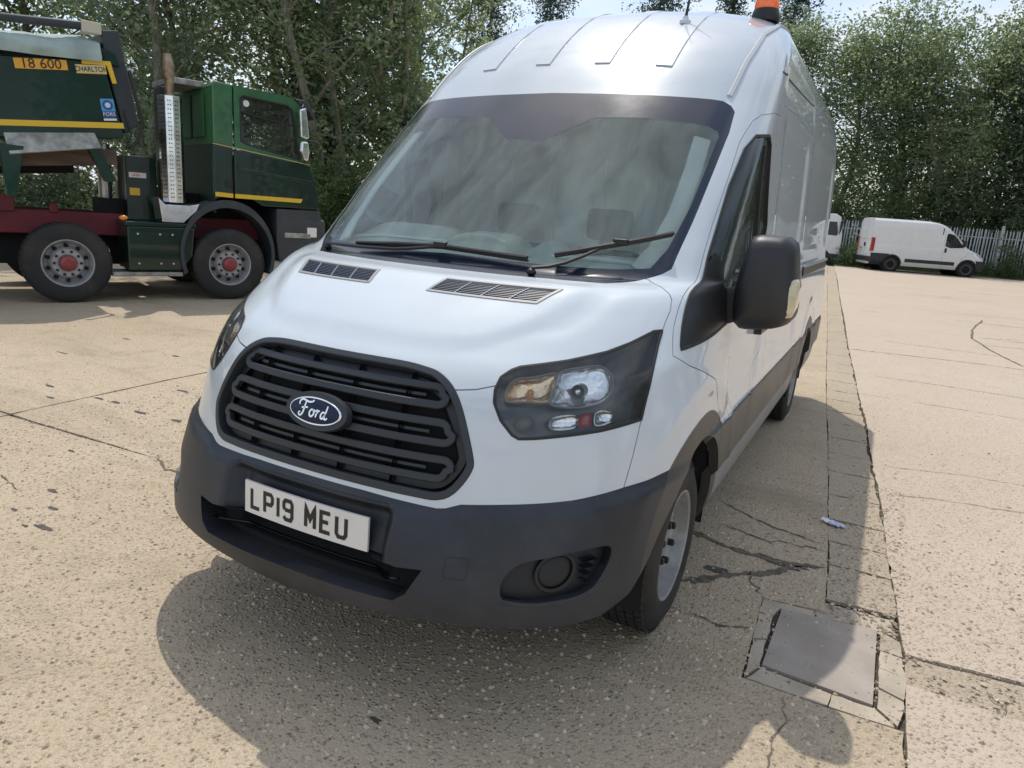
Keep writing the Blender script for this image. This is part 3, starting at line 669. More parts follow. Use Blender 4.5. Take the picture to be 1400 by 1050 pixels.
# ------------------------------------------------------------------ wheels
def make_wheel(parent, x, y, r, w, rimr, side, style):
    """side=+1 outer face towards +x of the parent. style 'van' or 'truck'"""
    hub = empty('wheel', (x, y, r)); hub.parent = parent
    if side < 0: hub.rotation_euler = (0, 0, math.pi)
    h = w/2; rr = rimr
    mb = MB(); mb.lathe([(h-.035,rr-.004),(h-.012,rr+.004),(h-.002,rr+.035),(h,rr+(r-rr)*.5),(h-.012,r-.04),(h-.03,r-.014),(h-.05,r-.008),(-h+.05,r-.008),(-h+.03,r-.014),(-h+.012,r-.04),(-h,rr+(r-rr)*.5),(-h+.002,rr+.03),(-h+.03,rr-.004)], 72, caps=False)
    ty = autosmooth(mb.build('tyre', M['tyre'], hub), 40)
    mb = MB(); rows = 5 if style == 'van' else 6; nb = 58 if style == 'van' else 46; tw = w-.05
    for i in range(rows):
        x0 = -tw/2+tw*i/rows+.004; x1 = -tw/2+tw*(i+1)/rows-.004; ph = (i % 2)*.5
        for j in range(nb):
            a0 = 2*math.pi*(j+ph)/nb; a1 = a0+2*math.pi/nb*.78; sk = .25*2*math.pi/nb*(1 if i % 2 else -1)
            V = []
            for rad in (r-.012, r):
                for (xx, aa) in ((x0,a0),(x1,a0+sk),(x1,a1+sk),(x0,a1)): V.append((xx, rad*math.cos(aa), rad*math.sin(aa)))
            mb.add(V, [(4,5,6,7),(0,1,5,4),(1,2,6,5),(2,3,7,6),(3,0,4,7)])
    tag(mb.build('tread', M['tyre'], ty), kind='stuff')
    mb = MB(); k = h-.012
    if style == 'van':
        mb.lathe([(k-.01,rr+.006),(k,rr+.010),(k+.003,rr+.002),(k-.004,rr-.006),(k-.05,rr-.018),(k-.085,rr-.034),(k-.080,rr-.050),(k-.045,.138),(k-.040,.118),(k-.058,.100),(k-.060,.062),(k-.040,.056),(k-.036,0)], 64, caps=False)
        rim = autosmooth(mb.build('rim', M['rim'], hub), 30)
        for j in range(6):
            a = math.pi/3*j+.2; mb = MB(); mb.lathe([(k-.066,.020),(k-.052,.020),(k-.051,0)], 14, 'x', (0,.155*math.cos(a),.155*math.sin(a)))
            mb.build('rim_hole', M['dark'], rim)
            mb = MB(); mb.lathe([(k-.06,.014),(k-.022,.014),(k-.018,.009),(k-.018,0)], 6, 'x', (0,.080*math.cos(a+.5),.080*math.sin(a+.5))); mb.build('wheel_nut', M['black'], rim)
    else:
        mb.lathe([(k-.02,rr+.004),(k+.002,rr+.014),(k+.004,rr+.004),(k-.006,rr-.006),(k-.08,rr-.022),(k-.13,rr-.045),(k-.12,rr-.07),(k-.05,.185),(k-.035,.175),(k-.035,.115),(k-.05,.09)], 64, caps=False)
        rim = autosmooth(mb.build('rim', M['truckrim'], hub), 30)
        mb = MB(); mb.lathe([(k-.03,.098),(k+.02,.092),(k+.035,.07),(k+.037,.04),(k+.045,.035),(k+.045,0)], 28); autosmooth(mb.build('hub_cap', M['hubred'], rim), 35)
        for j in range(10):
            a = 2*math.pi*j/10; mb = MB(); mb.lathe([(k-.045,.019),(k-.014,.017),(k-.008,.010),(k-.008,0)], 8, 'x', (0,.152*math.cos(a),.152*math.sin(a))); mb.build('wheel_nut', M['black'], rim)
        for j in range(10):
            a = 2*math.pi*(j+.5)/10; mb = MB(); mb.lathe([(k-.13,.026),(k-.080,.026),(k-.079,0)], 12, 'x', (0,.222*math.cos(a),.222*math.sin(a))); mb.build('rim_hole', M['dark'], rim)
    return hub
for yy in (0, 3.75):
    for sx in (1,-1): make_wheel(van, sx*.872, yy, .349, .222, .213, sx, 'van')
# wheel liners and underbody
for yc in (-.03, 3.72):
    for sx in (1,-1):
        mb = MB(); n = 22; a0 = -.18; V = []
        for i in range(n+1):
            t = a0+(math.pi-2*a0)*i/n; c, s = math.cos(t), math.sin(t)
            V += [(sx*.985, yc+.445*c, .375+.445*s), (sx*.62, yc+.445*c, .375+.445*s)]
        F = [(2*i, 2*i+1, 2*i+3, 2*i+2) for i in range(n)]
        mb.add(V, F); mb.add([V[2*i+1] for i in range(n+1)], [tuple(range(n+1))]); mb.build('wheel_liner', M['dark'], van)
mb = MB(); mb.box(-.60,.60,-.80,4.85,.30,.62); mb.box(-.93,.93,.45,3.2,.30,.5); mb.box(-.93,.93,4.2,4.88,.33,.6); mb.box(-.6,.6,-.84,-.5,.40,.6)
mb.build('underbody', M['dark'], van)
# ---- mirrors
mo = [(1.055,1.544),(1.086,1.552),(1.182,1.550),(1.210,1.53),(1.222,1.48),(1.233,1.41),(1.246,1.295),(1.240,1.25),(1.222,1.225),(1.174,1.202),(1.10,1.190),(1.05,1.189),(1.025,1.212),(1.014,1.336),(1.031,1.454)]
M['mirror_shell'] = mat('mirror_plastic', (.020,.021,.024), .42, bump=.08, bscale=500, dirt=.12, dirtcol=(.1,.09,.08))
for sg, dr in ((1, doors[0]),):
    p = cr(mo, .02, True, 1); c = p.mean(0); n = len(p); V = []
    rings = [(.96,.37),(1.0,.35),(1.0,.29),(.985,.262),(.94,.235),(.84,.213),(.65,.197),(.35,.190),(.05,.189)]
    for f, y in rings:
        q = c+(p-c)*f; V += [(sg*v[0], y+.10*(v[0]-1.1), v[1]) for v in q]
    F = [(r*n+i, r*n+(i+1)%n, (r+1)*n+(i+1)%n, (r+1)*n+i) for r in range(len(rings)-1) for i in range(n)]+[tuple(range(n)), tuple((len(rings)-1)*n+i for i in range(n))]
    mb = MB(); mb.add(V, F); mir = autosmooth(mb.build('wing_mirror', M['mirror_shell'], dr), 55)
    q = c+(p-c)*.90; mb = MB(); mb.add([(sg*v[0], .372+.10*(v[0]-1.1), v[1]) for v in q], [tuple(range(n))]); mb.build('mirror_glass', M['chrome'], mir)
    # indicator lens in the lower outer corner
    ip = cr([(1.178,1.268),(1.196,1.384),(1.208,1.396),(1.241,1.394),(1.249,1.33),(1.236,1.258),(1.205,1.250)], .012, True, 1); ci = ip.mean(0); n2 = len(ip); V = []
    for f, y in ((1.03,.30),(1.0,.235),(.9,.218),(.6,.210),(.1,.208)): V += [(sg*v[0], y+.10*(v[0]-1.1), v[1]) for v in ci+(ip-ci)*f]
    F = [(r*n2+i, r*n2+(i+1)%n2, (r+1)*n2+(i+1)%n2, (r+1)*n2+i) for r in range(4) for i in range(n2)]+[tuple(4*n2+i for i in range(n2))]
    mb = MB(); mb.add(V, F); autosmooth(mb.build('mirror_indicator', M['ivory'], mir), 50)
    mb = MB(); mb.prism([(.93,1.33),(1.05,1.35),(1.05,1.22),(.93,1.17)], .26, .34, 1)
    if sg < 0: mb.V = [(-v[0], v[1], v[2]) for v in mb.V]
    mb.build('mirror_arm', M['mirror_shell'], mir, bevel=.015)
# ---- wipers
def wiper(arm, blade, tagx=1):
    def pts(l, off):
        q = cr(l, .05); return [tuple(VAN.P(np.array([u]), np.array([v]), off)[0]) for u, v in q]
    mb = MB(); mb.tube(pts(arm, .028), .007, 6); w = autosmooth(mb.build('wiper_arm', M['black'], van), 40)
    P0 = pts(blade, .016); P1 = pts(blade, .030); mb = MB()
    for r_, P_k in ((.0045,P0),(.008,P1)): mb.tube(P_k, r_, 6)
    autosmooth(mb.build('wiper_blade', M['black'], w), 40)
    k = len(P1)//2; c = P1[k]; mb = MB(); mb.box(c[0]-.028, c[0]+.028, c[1]-.012, c[1]+.012, c[2]-.010, c[2]+.014); mb.build('wiper_clip', M['black'], w, bevel=.004)
    c = pts(arm[:1]+arm[:1], .012)[0]; mb = MB(); sph(c, .017, mb, 8, 1.2, 1, .8); autosmooth(mb.build('wiper_pivot', M['black'], w))
wiper([(.36,1.515),(.45,1.60),(.545,1.690)], [(.40,1.640),(.545,1.695),(.655,1.735),(.768,1.785)])
wiper([(-.62,1.535),(-.45,1.550),(-.25,1.575),(-.06,1.630)], [(-.45,1.585),(-.25,1.615),(-.06,1.630),(.12,1.620),(.315,1.606)])
# ---- antenna, beacon
c = VAN.P(np.array([1.0]), np.array([4.02]), 0)[0]; q = VAN.inv([(.42,1.22)], [0,1], lambda A,B,P: (P[:,2] < 2.2)*9.); c = VAN.P(q[:,0], q[:,1])[0]
mb = MB(); mb.lathe([(-.01,.030),(.008,.028),(.014,.016),(.030,.012)], 20, 'z', tuple(c)); an = autosmooth(mb.build('aerial_base', M['paint'], roof), 40)
mb = MB(); mb.tube([(c[0],c[1],c[2]+.02),(c[0],c[1]+.012,c[2]+.06),(c[0]+.01,c[1]+.10,c[2]+.42)], [.009,.007,.0025], 8); autosmooth(mb.build('aerial_rod', M['black'], an))
q = VAN.inv([(.71,1.74)], [0,1], lambda A,B,P: (P[:,2] < 2.2)*9.); c = VAN.P(q[:,0], q[:,1])[0]; c = (c[0], c[1], c[2]-.012)
M['beacon'] = mat('beacon_amber', (.80,.13,.02), .18, coat=1, bump=.4, bscale=40, emit=((.9,.2,.03), .15))
mb = MB(); mb.lathe([(0,.074),(.015,.077),(.050,.070),(.062,.066)], 36, 'z', c); bk = autosmooth(mb.build('beacon_base', M['black'], roof), 35)
mb = MB(); mb.lathe([(.062,.062),(.075,.065),(.10,.063),(.101,.060),(.12,.061),(.121,.058),(.145,.062),(.165,.052),(.175,.035),(.178,0)], 40, 'z', c); autosmooth(mb.build('beacon_dome', M['beacon'], bk), 25)
# ---- cab interior
mb = MB(); sec = []
for xx in np.linspace(-.84, .84, 57):
    t = xx/.86
    hb = .085*math.exp(-((xx+.46)/.27)**4); hm = .075*math.exp(-((xx+.06)/.15)**4); hr = .060*math.exp(-((xx-.24)/.075)**2); hd = .018*math.exp(-((xx-.58)/.2)**6)
    h1 = max(hb, hm, hr)+hd; yf = -.13+.14*abs(t)**3
    sec.append([(xx,yf,1.352),(xx,yf+.08,1.372),(xx,.06,1.385+h1*.15),(xx,.13,1.392+h1*.55),(xx,.20,1.402+h1),(xx,.34,1.400+h1*.95),(xx,.40,1.34+h1*.5),(xx,.40,1.20),(xx,.38,.85)])
V = [p for s in sec for p in s]; k = 9; mb.add(V, [(i*k+j, (i+1)*k+j, (i+1)*k+j+1, i*k+j+1) for i in range(56) for j in range(k-1)])
dash = autosmooth(mb.build('dashboard', M['dash'], van), 60)
mb = MB(); mb.tube([(.30,.10,1.405),(.50,.10,1.412),(.72,.12,1.405)], .007, 6); mb.tube([(-.80,.06,1.40),(-.55,.09,1.425),(-.2,.09,1.425)], .006, 6); mb.tube([(-.20,.135,1.44),(-.12,.125,1.462),(.0,.125,1.462),(.07,.135,1.44)], .006, 6); mb.build('dash_trim', M['lining'], dash)
mb = MB(); mb.add([(.10,.07,1.398),(.22,.05,1.396),(.27,.14,1.41),(.15,.16,1.412)], [(0,1,2,3)]); pp = mb.build('paper_sheet', M['plate'], None); tag(pp, 'pale sheet of paper on the dashboard behind the windscreen', 'paper')
for sg in (1,-1):   # pale pillar linings just inside the glass
    ribbon(VAN, cr([(.745,2.46),(.758,2.24),(.762,1.97),(.735,1.76),(.69,1.655)],.04)*[sg,1], .075, -.045, 'pillar_lining', M['lining'], van, d=.055)
mb = MB(); cs = Vector((-.42,.50,1.30)); nrm = Vector((0,-.55,.83)).normalized(); ux = Vector((1,0,0)); uy = nrm.cross(ux)
mb.tube([cs+ux*.19*math.cos(t)+uy*.19*math.sin(t) for t in np.linspace(0, 2*math.pi, 33)], .014, 8, False)
for t in (0, math.pi, -math.pi/2, ): mb.tube([cs, cs+ux*.19*math.cos(t)+uy*.19*math.sin(t)], .012, 6)
mb.tube([cs, cs-nrm*.25], .03, 10); autosmooth(mb.build('steering_wheel', M['black'], van), 50)
for xc, wd in ((-.45,.48),(.12,.44),(.58,.44)):
    mb = MB(); mb.box(xc-wd/2, xc+wd/2, .62, 1.15, .62, .82); st = mb.build('seat', M['seat'], van, bevel=.04)
    mb = MB(); mb.box(xc-wd/2+.02, xc+wd/2-.02, 0, .12, 0, .62, Matrix.Translation((0,1.08,.80)) @ Matrix.Rotation(R(-10),4,'X')); mb.build('seat_backrest', M['seat'], st, bevel=.045)
    mb = MB(); mb.box(xc-.13, xc+.13, 1.20, 1.29, 1.45, 1.62); mb.build('headrest', M['seat'], st, bevel=.03)
mb = MB(); mb.box(-.93,.93,1.36,1.39,.5,2.36); bh = mb.build('bulkhead', M['lining'], van)
for xx in (-.6,-.3,0,.3,.6): mb = MB(); mb.box(xx-.03,xx+.03,1.345,1.362,.8,2.2); mb.build('bulkhead_rib', M['lining'], bh, bevel=.006)
mb = MB(); mb.box(-.72,.72,.84,1.36,2.10,2.125); mb.box(-.93,.93,-.3,1.38,.50,.55); mb.build('cab_lining', M['lining'], van)
# ------------------------------------------------------------------ tipper lorry (local +x forward, y from the near side inwards, z up)
M['truckrim'] = mat('lorry_rim', (.38,.39,.40), .4, metal=.3, dirt=.35, dirtcol=(.15,.13,.11))
M['hubred'] = mat('red_hub', (.26,.03,.035), .4, coat=.3, dirt=.25)
M['green'] = mat('light_green_paint', (.025,.115,.04), .3, coat=.5, var=.12, dirt=.12, dirtcol=(.12,.12,.09))
M['dgreen'] = mat('dark_green_paint', (.004,.024,.016), .3, coat=.6, spec=.3, var=.2, dirt=.10, dirtcol=(.05,.055,.045))
M['bodygreen'] = mat('tipper_green', (.005,.030,.020), .45, coat=.25, spec=.25, var=.25, vscale=1.5, dirt=.15, dirtcol=(.03,.045,.035))
M['yellow'] = mat('yellow_stripe', (.72,.48,.03), .4, dirt=.15)
M['stripe_cream'] = mat('thin_cream_line', (.45,.38,.20), .4)
M['chassis'] = mat('red_chassis', (.17,.018,.028), .55, dirt=.5, dirtcol=(.05,.03,.03))
M['guard'] = mat('mudguard_grey', (.032,.040,.048), .5, dirt=.4, dirtcol=(.12,.11,.09))
M['tarp'] = mat('tarpaulin', (.32,.40,.36), .6, var=.18, vscale=4, bump=.4, bscale=9, dirt=.3, dirtcol=(.45,.46,.42))
M['galv'] = mat('spill_plate', (.33,.33,.30), .6, metal=.2, var=.35, vscale=9, bump=.5, bscale=30, dirt=.5, dirtcol=(.18,.17,.13))
M['wood'] = mat('old_timber', (.11,.075,.055), .8, var=.3, vscale=6, stretch=(.3,3,3))
M['polish'] = mat('polished_steel', (.75,.76,.78), .18, metal=1, var=.15, vscale=8, dirt=.35, dirtcol=(.35,.30,.24))
M['exhaust'] = mat('rusty_exhaust', (.30,.22,.15), .45, metal=.6, var=.4, vscale=12)
M['lorryglass'] = glassmat('lorry_glass', (.42,.48,.46), dust=.03)
M['cabin'] = mat('lorry_cabin_dark', (.035,.038,.042), .8)
def text(s, size, m, parent, Mx, name, ext=.002, sx=1):
    cu = bpy.data.curves.new(name, 'FONT'); cu.body = s; cu.size = size; cu.extrude = ext; cu.align_x = 'CENTER'; cu.align_y = 'CENTER'; cu.resolution_u = 3
    o = bpy.data.objects.new(name, cu); COL.objects.link(o); dg = bpy.context.evaluated_depsgraph_get()
    me = bpy.data.meshes.new_from_object(o.evaluated_get(dg)); bpy.data.objects.remove(o)
    me.transform(Matrix.Diagonal((sx,1,1,1))); me.transform(Mx); me.materials.clear(); me.materials.append(m)
    o = bpy.data.objects.new(name, me); COL.objects.link(o); o.parent = parent; return o
TRK = (-7.093, 4.842, 0); TH = R(67.1)
lorry = empty('tipper_lorry', TRK, TH, 'dark green tipper lorry with red chassis and perforated exhaust stack', 'lorry')
def face(x, z, y=-.004): # text/sticker frame on the near side: local x along, y up, z out (-y)
    return frame((x, y, z), (1,0,0), (0,0,1), (0,-1,0))
def sidebox(name, m, x0, x1, y0, y1, z0, z1, parent=lorry, bevel=.012, M_=None):
    mb = MB(); mb.box(x0,x1,y0,y1,z0,z1,M_); return mb.build(name, M[m], parent, bevel=bevel)
# chassis
for y0 in (.72, 1.70): sidebox('chassis_rail', 'chassis', -6.6,1.1, y0, y0+.09, .84,1.15)
mb = MB()
for x in (-6.2,-5.0,-3.6,-3.0,-2.45,-1.3,-.4,.8): mb.box(x-.05,x+.05,.81,1.70,.88,1.08)
mb.build('cross_member', M['chassis'], lorry)
for (x, y0, z1, w_) in ((-2.52,.66,1.33,.10),(-1.98,.70,1.25,.05),(-4.6,.66,1.33,.10)): sidebox('chassis_bracket', 'chassis', x-w_, x+w_, y0, .76, 1.12, z1)
# dark boxes for tanks and gearbox, added to deepen the shade beneath
mb = MB(); mb.box(-6.3,-2.9,1.3,2.2,.35,.85); mb.box(-1.3,-.55,1.7,2.42,.35,1.0); mb.box(-2.9,1.0,.95,1.6,.42,.86); mb.box(-.3,.5,1.9,2.3,.7,1.3); mb.build('underside_dark_fill', M['dark'], lorry)
# wheels
wl_ = []
for x in (.10,-1.96,-4.75,-6.1):
    for (y, sd) in ((.155,-1),(2.345,1)):
        hb = make_wheel(lorry, x, y, .515, .31, .292, 1, 'truck'); hb.rotation_euler = (0,0, -math.pi/2 if sd < 0 else math.pi/2)
    mb = MB(); mb.lathe([(.3,.07),(2.2,.07)], 12, 'y', (x,0,.515)); mb.build('axle', M['dark'], lorry)
# tank / battery box, with lid and rivets
mb = MB(); mb.prism([(-1.25,.42),(-.58,.42),(-.42,.62),(-.38,1.02),(-1.25,1.02)], .03, .62); bx_ = mb.build('side_tank', M['dgreen'], lorry, bevel=.02)
sidebox('tank_lid', 'dgreen', -1.27,-.36,.02,.64,1.022,1.08, bx_)
for x in (-1.12,-.84,-.68):
    for z in (.52,.92): mb = MB(); mb.lathe([(.018,.0),(.02,.014),(.031,.014)], 8, 'y', (x,0,z)); mb.build('rivet', M['steel'], bx_)
sidebox('chrome_step', 'galv', -1.45,-.55,.05,.5,.34,.40)
mb = MB(); mb.lathe([(-1.62,.0),(-1.62,.16),(-1.42,.16),(-1.42,0)], 24, 'x', (0,.42,.56)); mb.build('air_tank', M['polish'], lorry)
mb = MB(); mb.prism([(-1.42,1.05),(-1.1,1.05),(-1.1,1.35),(-1.42,1.35)], .75, 1.3); mb.build('valve_block', M['dark'], lorry)
mb = MB(); sph((-1.27,.10,1.12), .035, mb, 8, 1.6, 1, 1); autosmooth(mb.build('amber_marker', M['amber'], lorry))
# cabinet between stack and body (dark) with stickers
cabn = sidebox('hydraulic_cabinet', 'dgreen', -1.12,-.72,.55,1.3,1.08,1.95)
sidebox('cabinet_notice', 'plate', -1.08,-.86,.544,.549,1.66,1.73, cabn, 0); sidebox('cabinet_notice', 'yellow', -1.08,-.95,.544,.549,1.42,1.52, cabn, 0)
text('slide', .055, mat('notice_red', (.6,.06,.03), .5), cabn, face(-.99,1.695,.542), 'notice_lettering'); 
# exhaust stack with perforated shield
SX, SY, SR = -.60, .20, .155
mb = MB(); k = 10; V = []
prof = [(SX+SR*math.cos(2*math.pi*(i+.5)/k)*1.0, SY+SR*math.sin(2*math.pi*(i+.5)/k)) for i in range(k)]
mb.prism(prof, 1.36, 2.76, 2); stk = mb.build('exhaust_shield', M['polish'], lorry, bevel=.006)
mb = MB()
for i in range(k):
    a = np.array(prof[i]); b = np.array(prof[(i+1) % k]); nrm = (a+b)/2-np.array([SX,SY]); nrm /= np.linalg.norm(nrm); tv = (b-a)/np.linalg.norm(b-a)
    for r_ in range(24):
        for c_ in (-.5,.5):
            ctr = (a+b)/2+tv*(.028*c_*(1 if r_ % 2 else -1)); z = 1.43+r_*.055
            vs = [(ctr[0]+nrm[0]*.002+tv[0]*.009*math.cos(t), ctr[1]+nrm[1]*.002+tv[1]*.009*math.cos(t), z+.009*math.sin(t)) for t in np.linspace(0, 2*math.pi, 7)[:-1]]
            mb.add(vs, [(0,1,2,3,4,5)])
tag(mb.build('perforation', M['dark'], stk), kind='stuff')
mb = MB(); mb.tube([(SX,SY,2.70),(SX,SY,2.95),(SX,SY,3.05),(SX,SY,3.18),(SX-.01,SY,3.30)], [.058,.058,.078,.072,.045], 20); autosmooth(mb.build('exhaust_pipe', M['exhaust'], stk), 40)
mb = MB(); mb.prism([(SX-.20,1.09),(SX+.08,1.09),(SX+.26,1.26),(SX+.30,1.36),(SX+.16,1.33),(SX-.16,1.33),(SX-.24,1.42)], .03, .40); mb.build('exhaust_bracket', M['polish'], lorry, bevel=.008)
sidebox('air_intake_duct', 'black', -.62,-.44,.55,.95,1.2,2.92); sidebox('air_intake_cap', 'galv', -.50,-.05,.5,1.5,2.98,3.06)
# cab
CY0, CY1 = .02, 2.44
up = [(-.10,2.21),(-.10,2.98),(-.06,3.035),(.19,3.02),(.7,3.00),(1.08,2.955),(1.20,2.88),(1.30,2.5),(1.355,2.05)]
mb = MB(); mb.prism([(-.10,2.21),(-.10,2.98),(-.06,3.035),(.19,3.02),(.185,2.17)], CY0, CY0+.05); mb.prism(up[:4]+[(.7,3.0),(1.08,2.955),(1.2,2.88),(1.2,2.84),(-.10,2.84)] if 0 else [(-.10,2.96),(-.06,3.035),(.19,3.02),(.7,3.0),(1.08,2.955),(1.2,2.88)], CY0+.052, CY1)
mb.prism([(-.10,2.21),(-.10,2.98),(-.06,3.035),(.19,3.02),(.185,2.17)], CY1-.05+.052, CY1+.05)
cab = mb.build('cab_shell', M['green'], lorry, bevel=.025)
# upper door (light green) with window opening: four strips round the window
wx0, wx1, wz0, wz1 = .29, 1.09, 2.12, 2.90
mb = MB(); W_ = [(.29,2.28),(.29,2.86),(.33,2.895),(.98,2.855),(1.06,2.80),(1.17,2.10),(.36,2.245)]
O_ = [(.20,2.165),(.20,3.02),(.20,3.02),(1.04,2.975),(1.20,2.87),(1.335,2.045),(.20,2.165)]
def ringprism(inner, outer, y0, y1, mb):
    n = len(inner); V = [(p[0],y0,p[1]) for p in inner]+[(p[0],y0,p[1]) for p in outer]+[(p[0],y1,p[1]) for p in inner]+[(p[0],y1,p[1]) for p in outer]
    F = []
    for i in range(n):
        j = (i+1) % n; F += [(i,j,n+j,n+i),(2*n+i,3*n+i,3*n+j,2*n+j),(i,2*n+i,2*n+j,j),(n+i,n+j,3*n+j,3*n+i)]
    mb.add(V, F)
ringprism(W_, O_, CY0, CY0+.05, mb); dr = mb.build('cab_door', M['green'], lorry)
mb = MB(); ringprism(W_, O_, CY1, CY1+.05, mb); mb.build('cab_door', M['green'], lorry)
mb = MB(); mb.add([(p[0],CY0+.03,p[1]) for p in W_], [tuple(range(len(W_)))]); mb.build('cab_window', M['lorryglass'], dr)
mb = MB(); mb.tube([(p[0],CY0+.004,p[1]) for p in cr(W_,.03,True)]+[(W_[0][0],CY0+.004,W_[0][1])], .013, 6); mb.build('window_seal', M['rubber'], dr)
mb = MB(); mb.tube([(.30,CY0+.01,2.68),(.62,CY0+.01,2.63),(1.10,CY0+.01,2.58)], .008, 6); mb.tube([(.93,CY0+.01,2.14),(.90,CY0+.01,2.60),(1.0,CY0+.01,2.72)], .014, 6); mb.build('window_bar', M['rubber'], dr)
mb = MB(); mb.lathe([(0,.045),(.003,.045),(.004,0)], 20, 'y', (.38,0,2.80)); 
stk_ = MB(); stk_.add([(.385+.045*math.cos(t), CY0+.028, 2.80+.045*math.sin(t)) for t in np.linspace(0,2*math.pi,20)[:-1]], [tuple(range(19))]); stk_.build('window_disc', M['plate'], dr)
# cabin inside: seat, floor and far wall window
sidebox('cabin_floor', 'cabin', -.05,1.25,.1,2.38,1.55,1.75); sidebox('driver_seat', 'cabin', .12,.30,.35,.85,1.75,2.62, lorry, .04); sidebox('driver_seat', 'cabin', .12,.30,1.6,2.1,1.75,2.62, lorry, .04)
# back wall of the cab, two tones
mb = MB(); mb.box(-.098,-.06,CY0+.052,CY1,2.20,2.955); mb.build('cab_back', mat('cab_back_green', (.03,.13,.045), .55, dirt=.2, dirtcol=(.10,.11,.08), spec=.25), lorry)
mb = MB(); mb.box(-.098,-.06,CY0+.052,CY1,1.25,2.198); mb.build('cab_back', mat('cab_back_dark', (.008,.035,.022), .55, spec=.25), lorry)
for yy in (.35,.95): mb = MB(); mb.box(-.125,-.098,yy,yy+.5,2.3,2.9); mb.build('cab_back_panel', bpy.data.materials['cab_back_green'], lorry, bevel=.012)
mb = MB(); mb.prism([(-.10,2.205),(.17,2.165),(.17,1.50),(.10,1.49),(-.02,1.47),(-.10,1.43)], CY0, CY0+.05); mb.build('cab_side_panel', M['dgreen'], lorry, bevel=.02)
mb = MB(); mb.prism([(.19,2.160),(1.335,2.040),(1.44,1.75),(1.50,1.46),(1.50,1.38),(.60,1.38),(.40,1.50),(.19,1.505)], CY0, CY0+.06); ld = mb.build('cab_door_lower', M['dgreen'], lorry, bevel=.02)
mb = MB(); mb.prism([(.19,2.0),(1.335,2.0),(1.44,1.75),(1.50,1.46),(1.50,1.30),(.19,1.505)], CY0+.062, CY1); mb.build('cab_front', M['dgreen'], lorry, bevel=.02)
mb = MB(); mb.prism([(.24,1.92),(1.38,1.80),(1.40,1.74),(.24,1.86)], CY0-.016, CY0+.01); mb.build('door_crease', M['dgreen'], ld, bevel=.012)
mb = MB(); mb.prism([(-.10,2.212),(1.335,2.046),(1.337,2.034),(-.10,2.198)], CY0-.004, CY0+.02); mb.build('cab_line', M['stripe_cream'], lorry)
mb = MB(); mb.prism([(-.085,1.545),(.165,1.535),(.165,1.475),(-.085,1.485)], CY0-.005, CY0+.02); mb.build('yellow_stripe', M['yellow'], lorry)
mb = MB(); mb.prism([(.195,1.535),(1.22,1.525),(1.19,1.465),(.195,1.475)], CY0-.005, CY0+.02); mb.build('yellow_stripe', M['yellow'], lorry)
sidebox('door_handle', 'black', .06,.155,CY0-.02,CY0+.02,1.62,1.72)
# windscreen, sun visor, far pillars
mb = MB(); mb.add([(1.20,CY0+.05,2.88),(1.20,CY1,2.88),(1.345,CY1,2.03),(1.345,CY0+.05,2.03)], [(0,1,2,3)]); mb.build('cab_windscreen', M['lorryglass'], lorry)
mb = MB(); mb.prism([(1.10,2.965),(1.24,2.96),(1.36,2.86),(1.42,2.70),(1.39,2.70),(1.30,2.83),(1.16,2.90)], CY0-.02, CY1); mb.build('sun_visor', M['guard'], lorry, bevel=.01)
# mirror: long chrome back
mb = MB(); mb.prism([(1.10,2.80),(1.20,2.84),(1.235,2.6),(1.25,2.42),(1.22,2.40),(1.12,2.42)], -.16, -.04); mr = mb.build('lorry_mirror', M['polish'], lorry, bevel=.03)
mb = MB(); mb.prism([(1.13,2.37),(1.24,2.37),(1.27,2.22),(1.24,2.08),(1.17,2.09),(1.12,2.22)], -.15, -.04); mb.build('wide_mirror', M['polish'], mr, bevel=.03)
mb = MB(); mb.tube([(1.16,-.10,2.84),(1.22,0,2.90),(1.24,.06,2.90)], .014, 6); mb.tube([(1.2,-.1,2.09),(1.28,.03,2.06)], .014, 6); mb.build('mirror_bracket', M['black'], mr)
# mudguard arch, bumper corner, step
n = 26; inner = []; outer = []
for i in range(n+1):
    t = R(202)-R(202+22)*i/n; inner.append((.09+.63*math.cos(t), .66+.67*math.sin(t)+.0)); outer.append((.09+.68*math.cos(t), .66+.78*math.sin(t)))
mb = MB(); V = [(p[0],.0,p[1]) for p in inner]+[(p[0],.0,p[1]) for p in outer]+[(p[0],.45,p[1]) for p in inner]+[(p[0],.45,p[1]) for p in outer]; q = n+1; F = []
for i in range(n): F += [(i,i+1,q+i+1,q+i),(i,2*q+i,2*q+i+1,i+1),(q+i,q+i+1,3*q+i+1,3*q+i),(2*q+i,3*q+i,3*q+i+1,2*q+i+1)]
mb.add(V, F); autosmooth(mb.build('mudguard', M['guard'], lorry), 40)
mb = MB(); mb.prism([(.80,1.36),(1.50,1.36),(1.54,1.20),(1.52,.62),(1.10,.56),(.84,.56),(.80,.9)], .0, 2.44); mb.build('cab_step_panel', M['guard'], lorry, bevel=.03)
sidebox('step_tread', 'galv', .92,1.34,-.02,.05,.93,1.01); sidebox('front_bumper', 'guard', 1.22,1.60,-.01,2.46,.55,1.22, lorry, .05); sidebox('front_bumper_light', 'plate', 1.28,1.44,-.02,.02,.95,1.1)
sidebox('engine', 'dark', -.3,1.2,.75,1.7,.75,1.5)
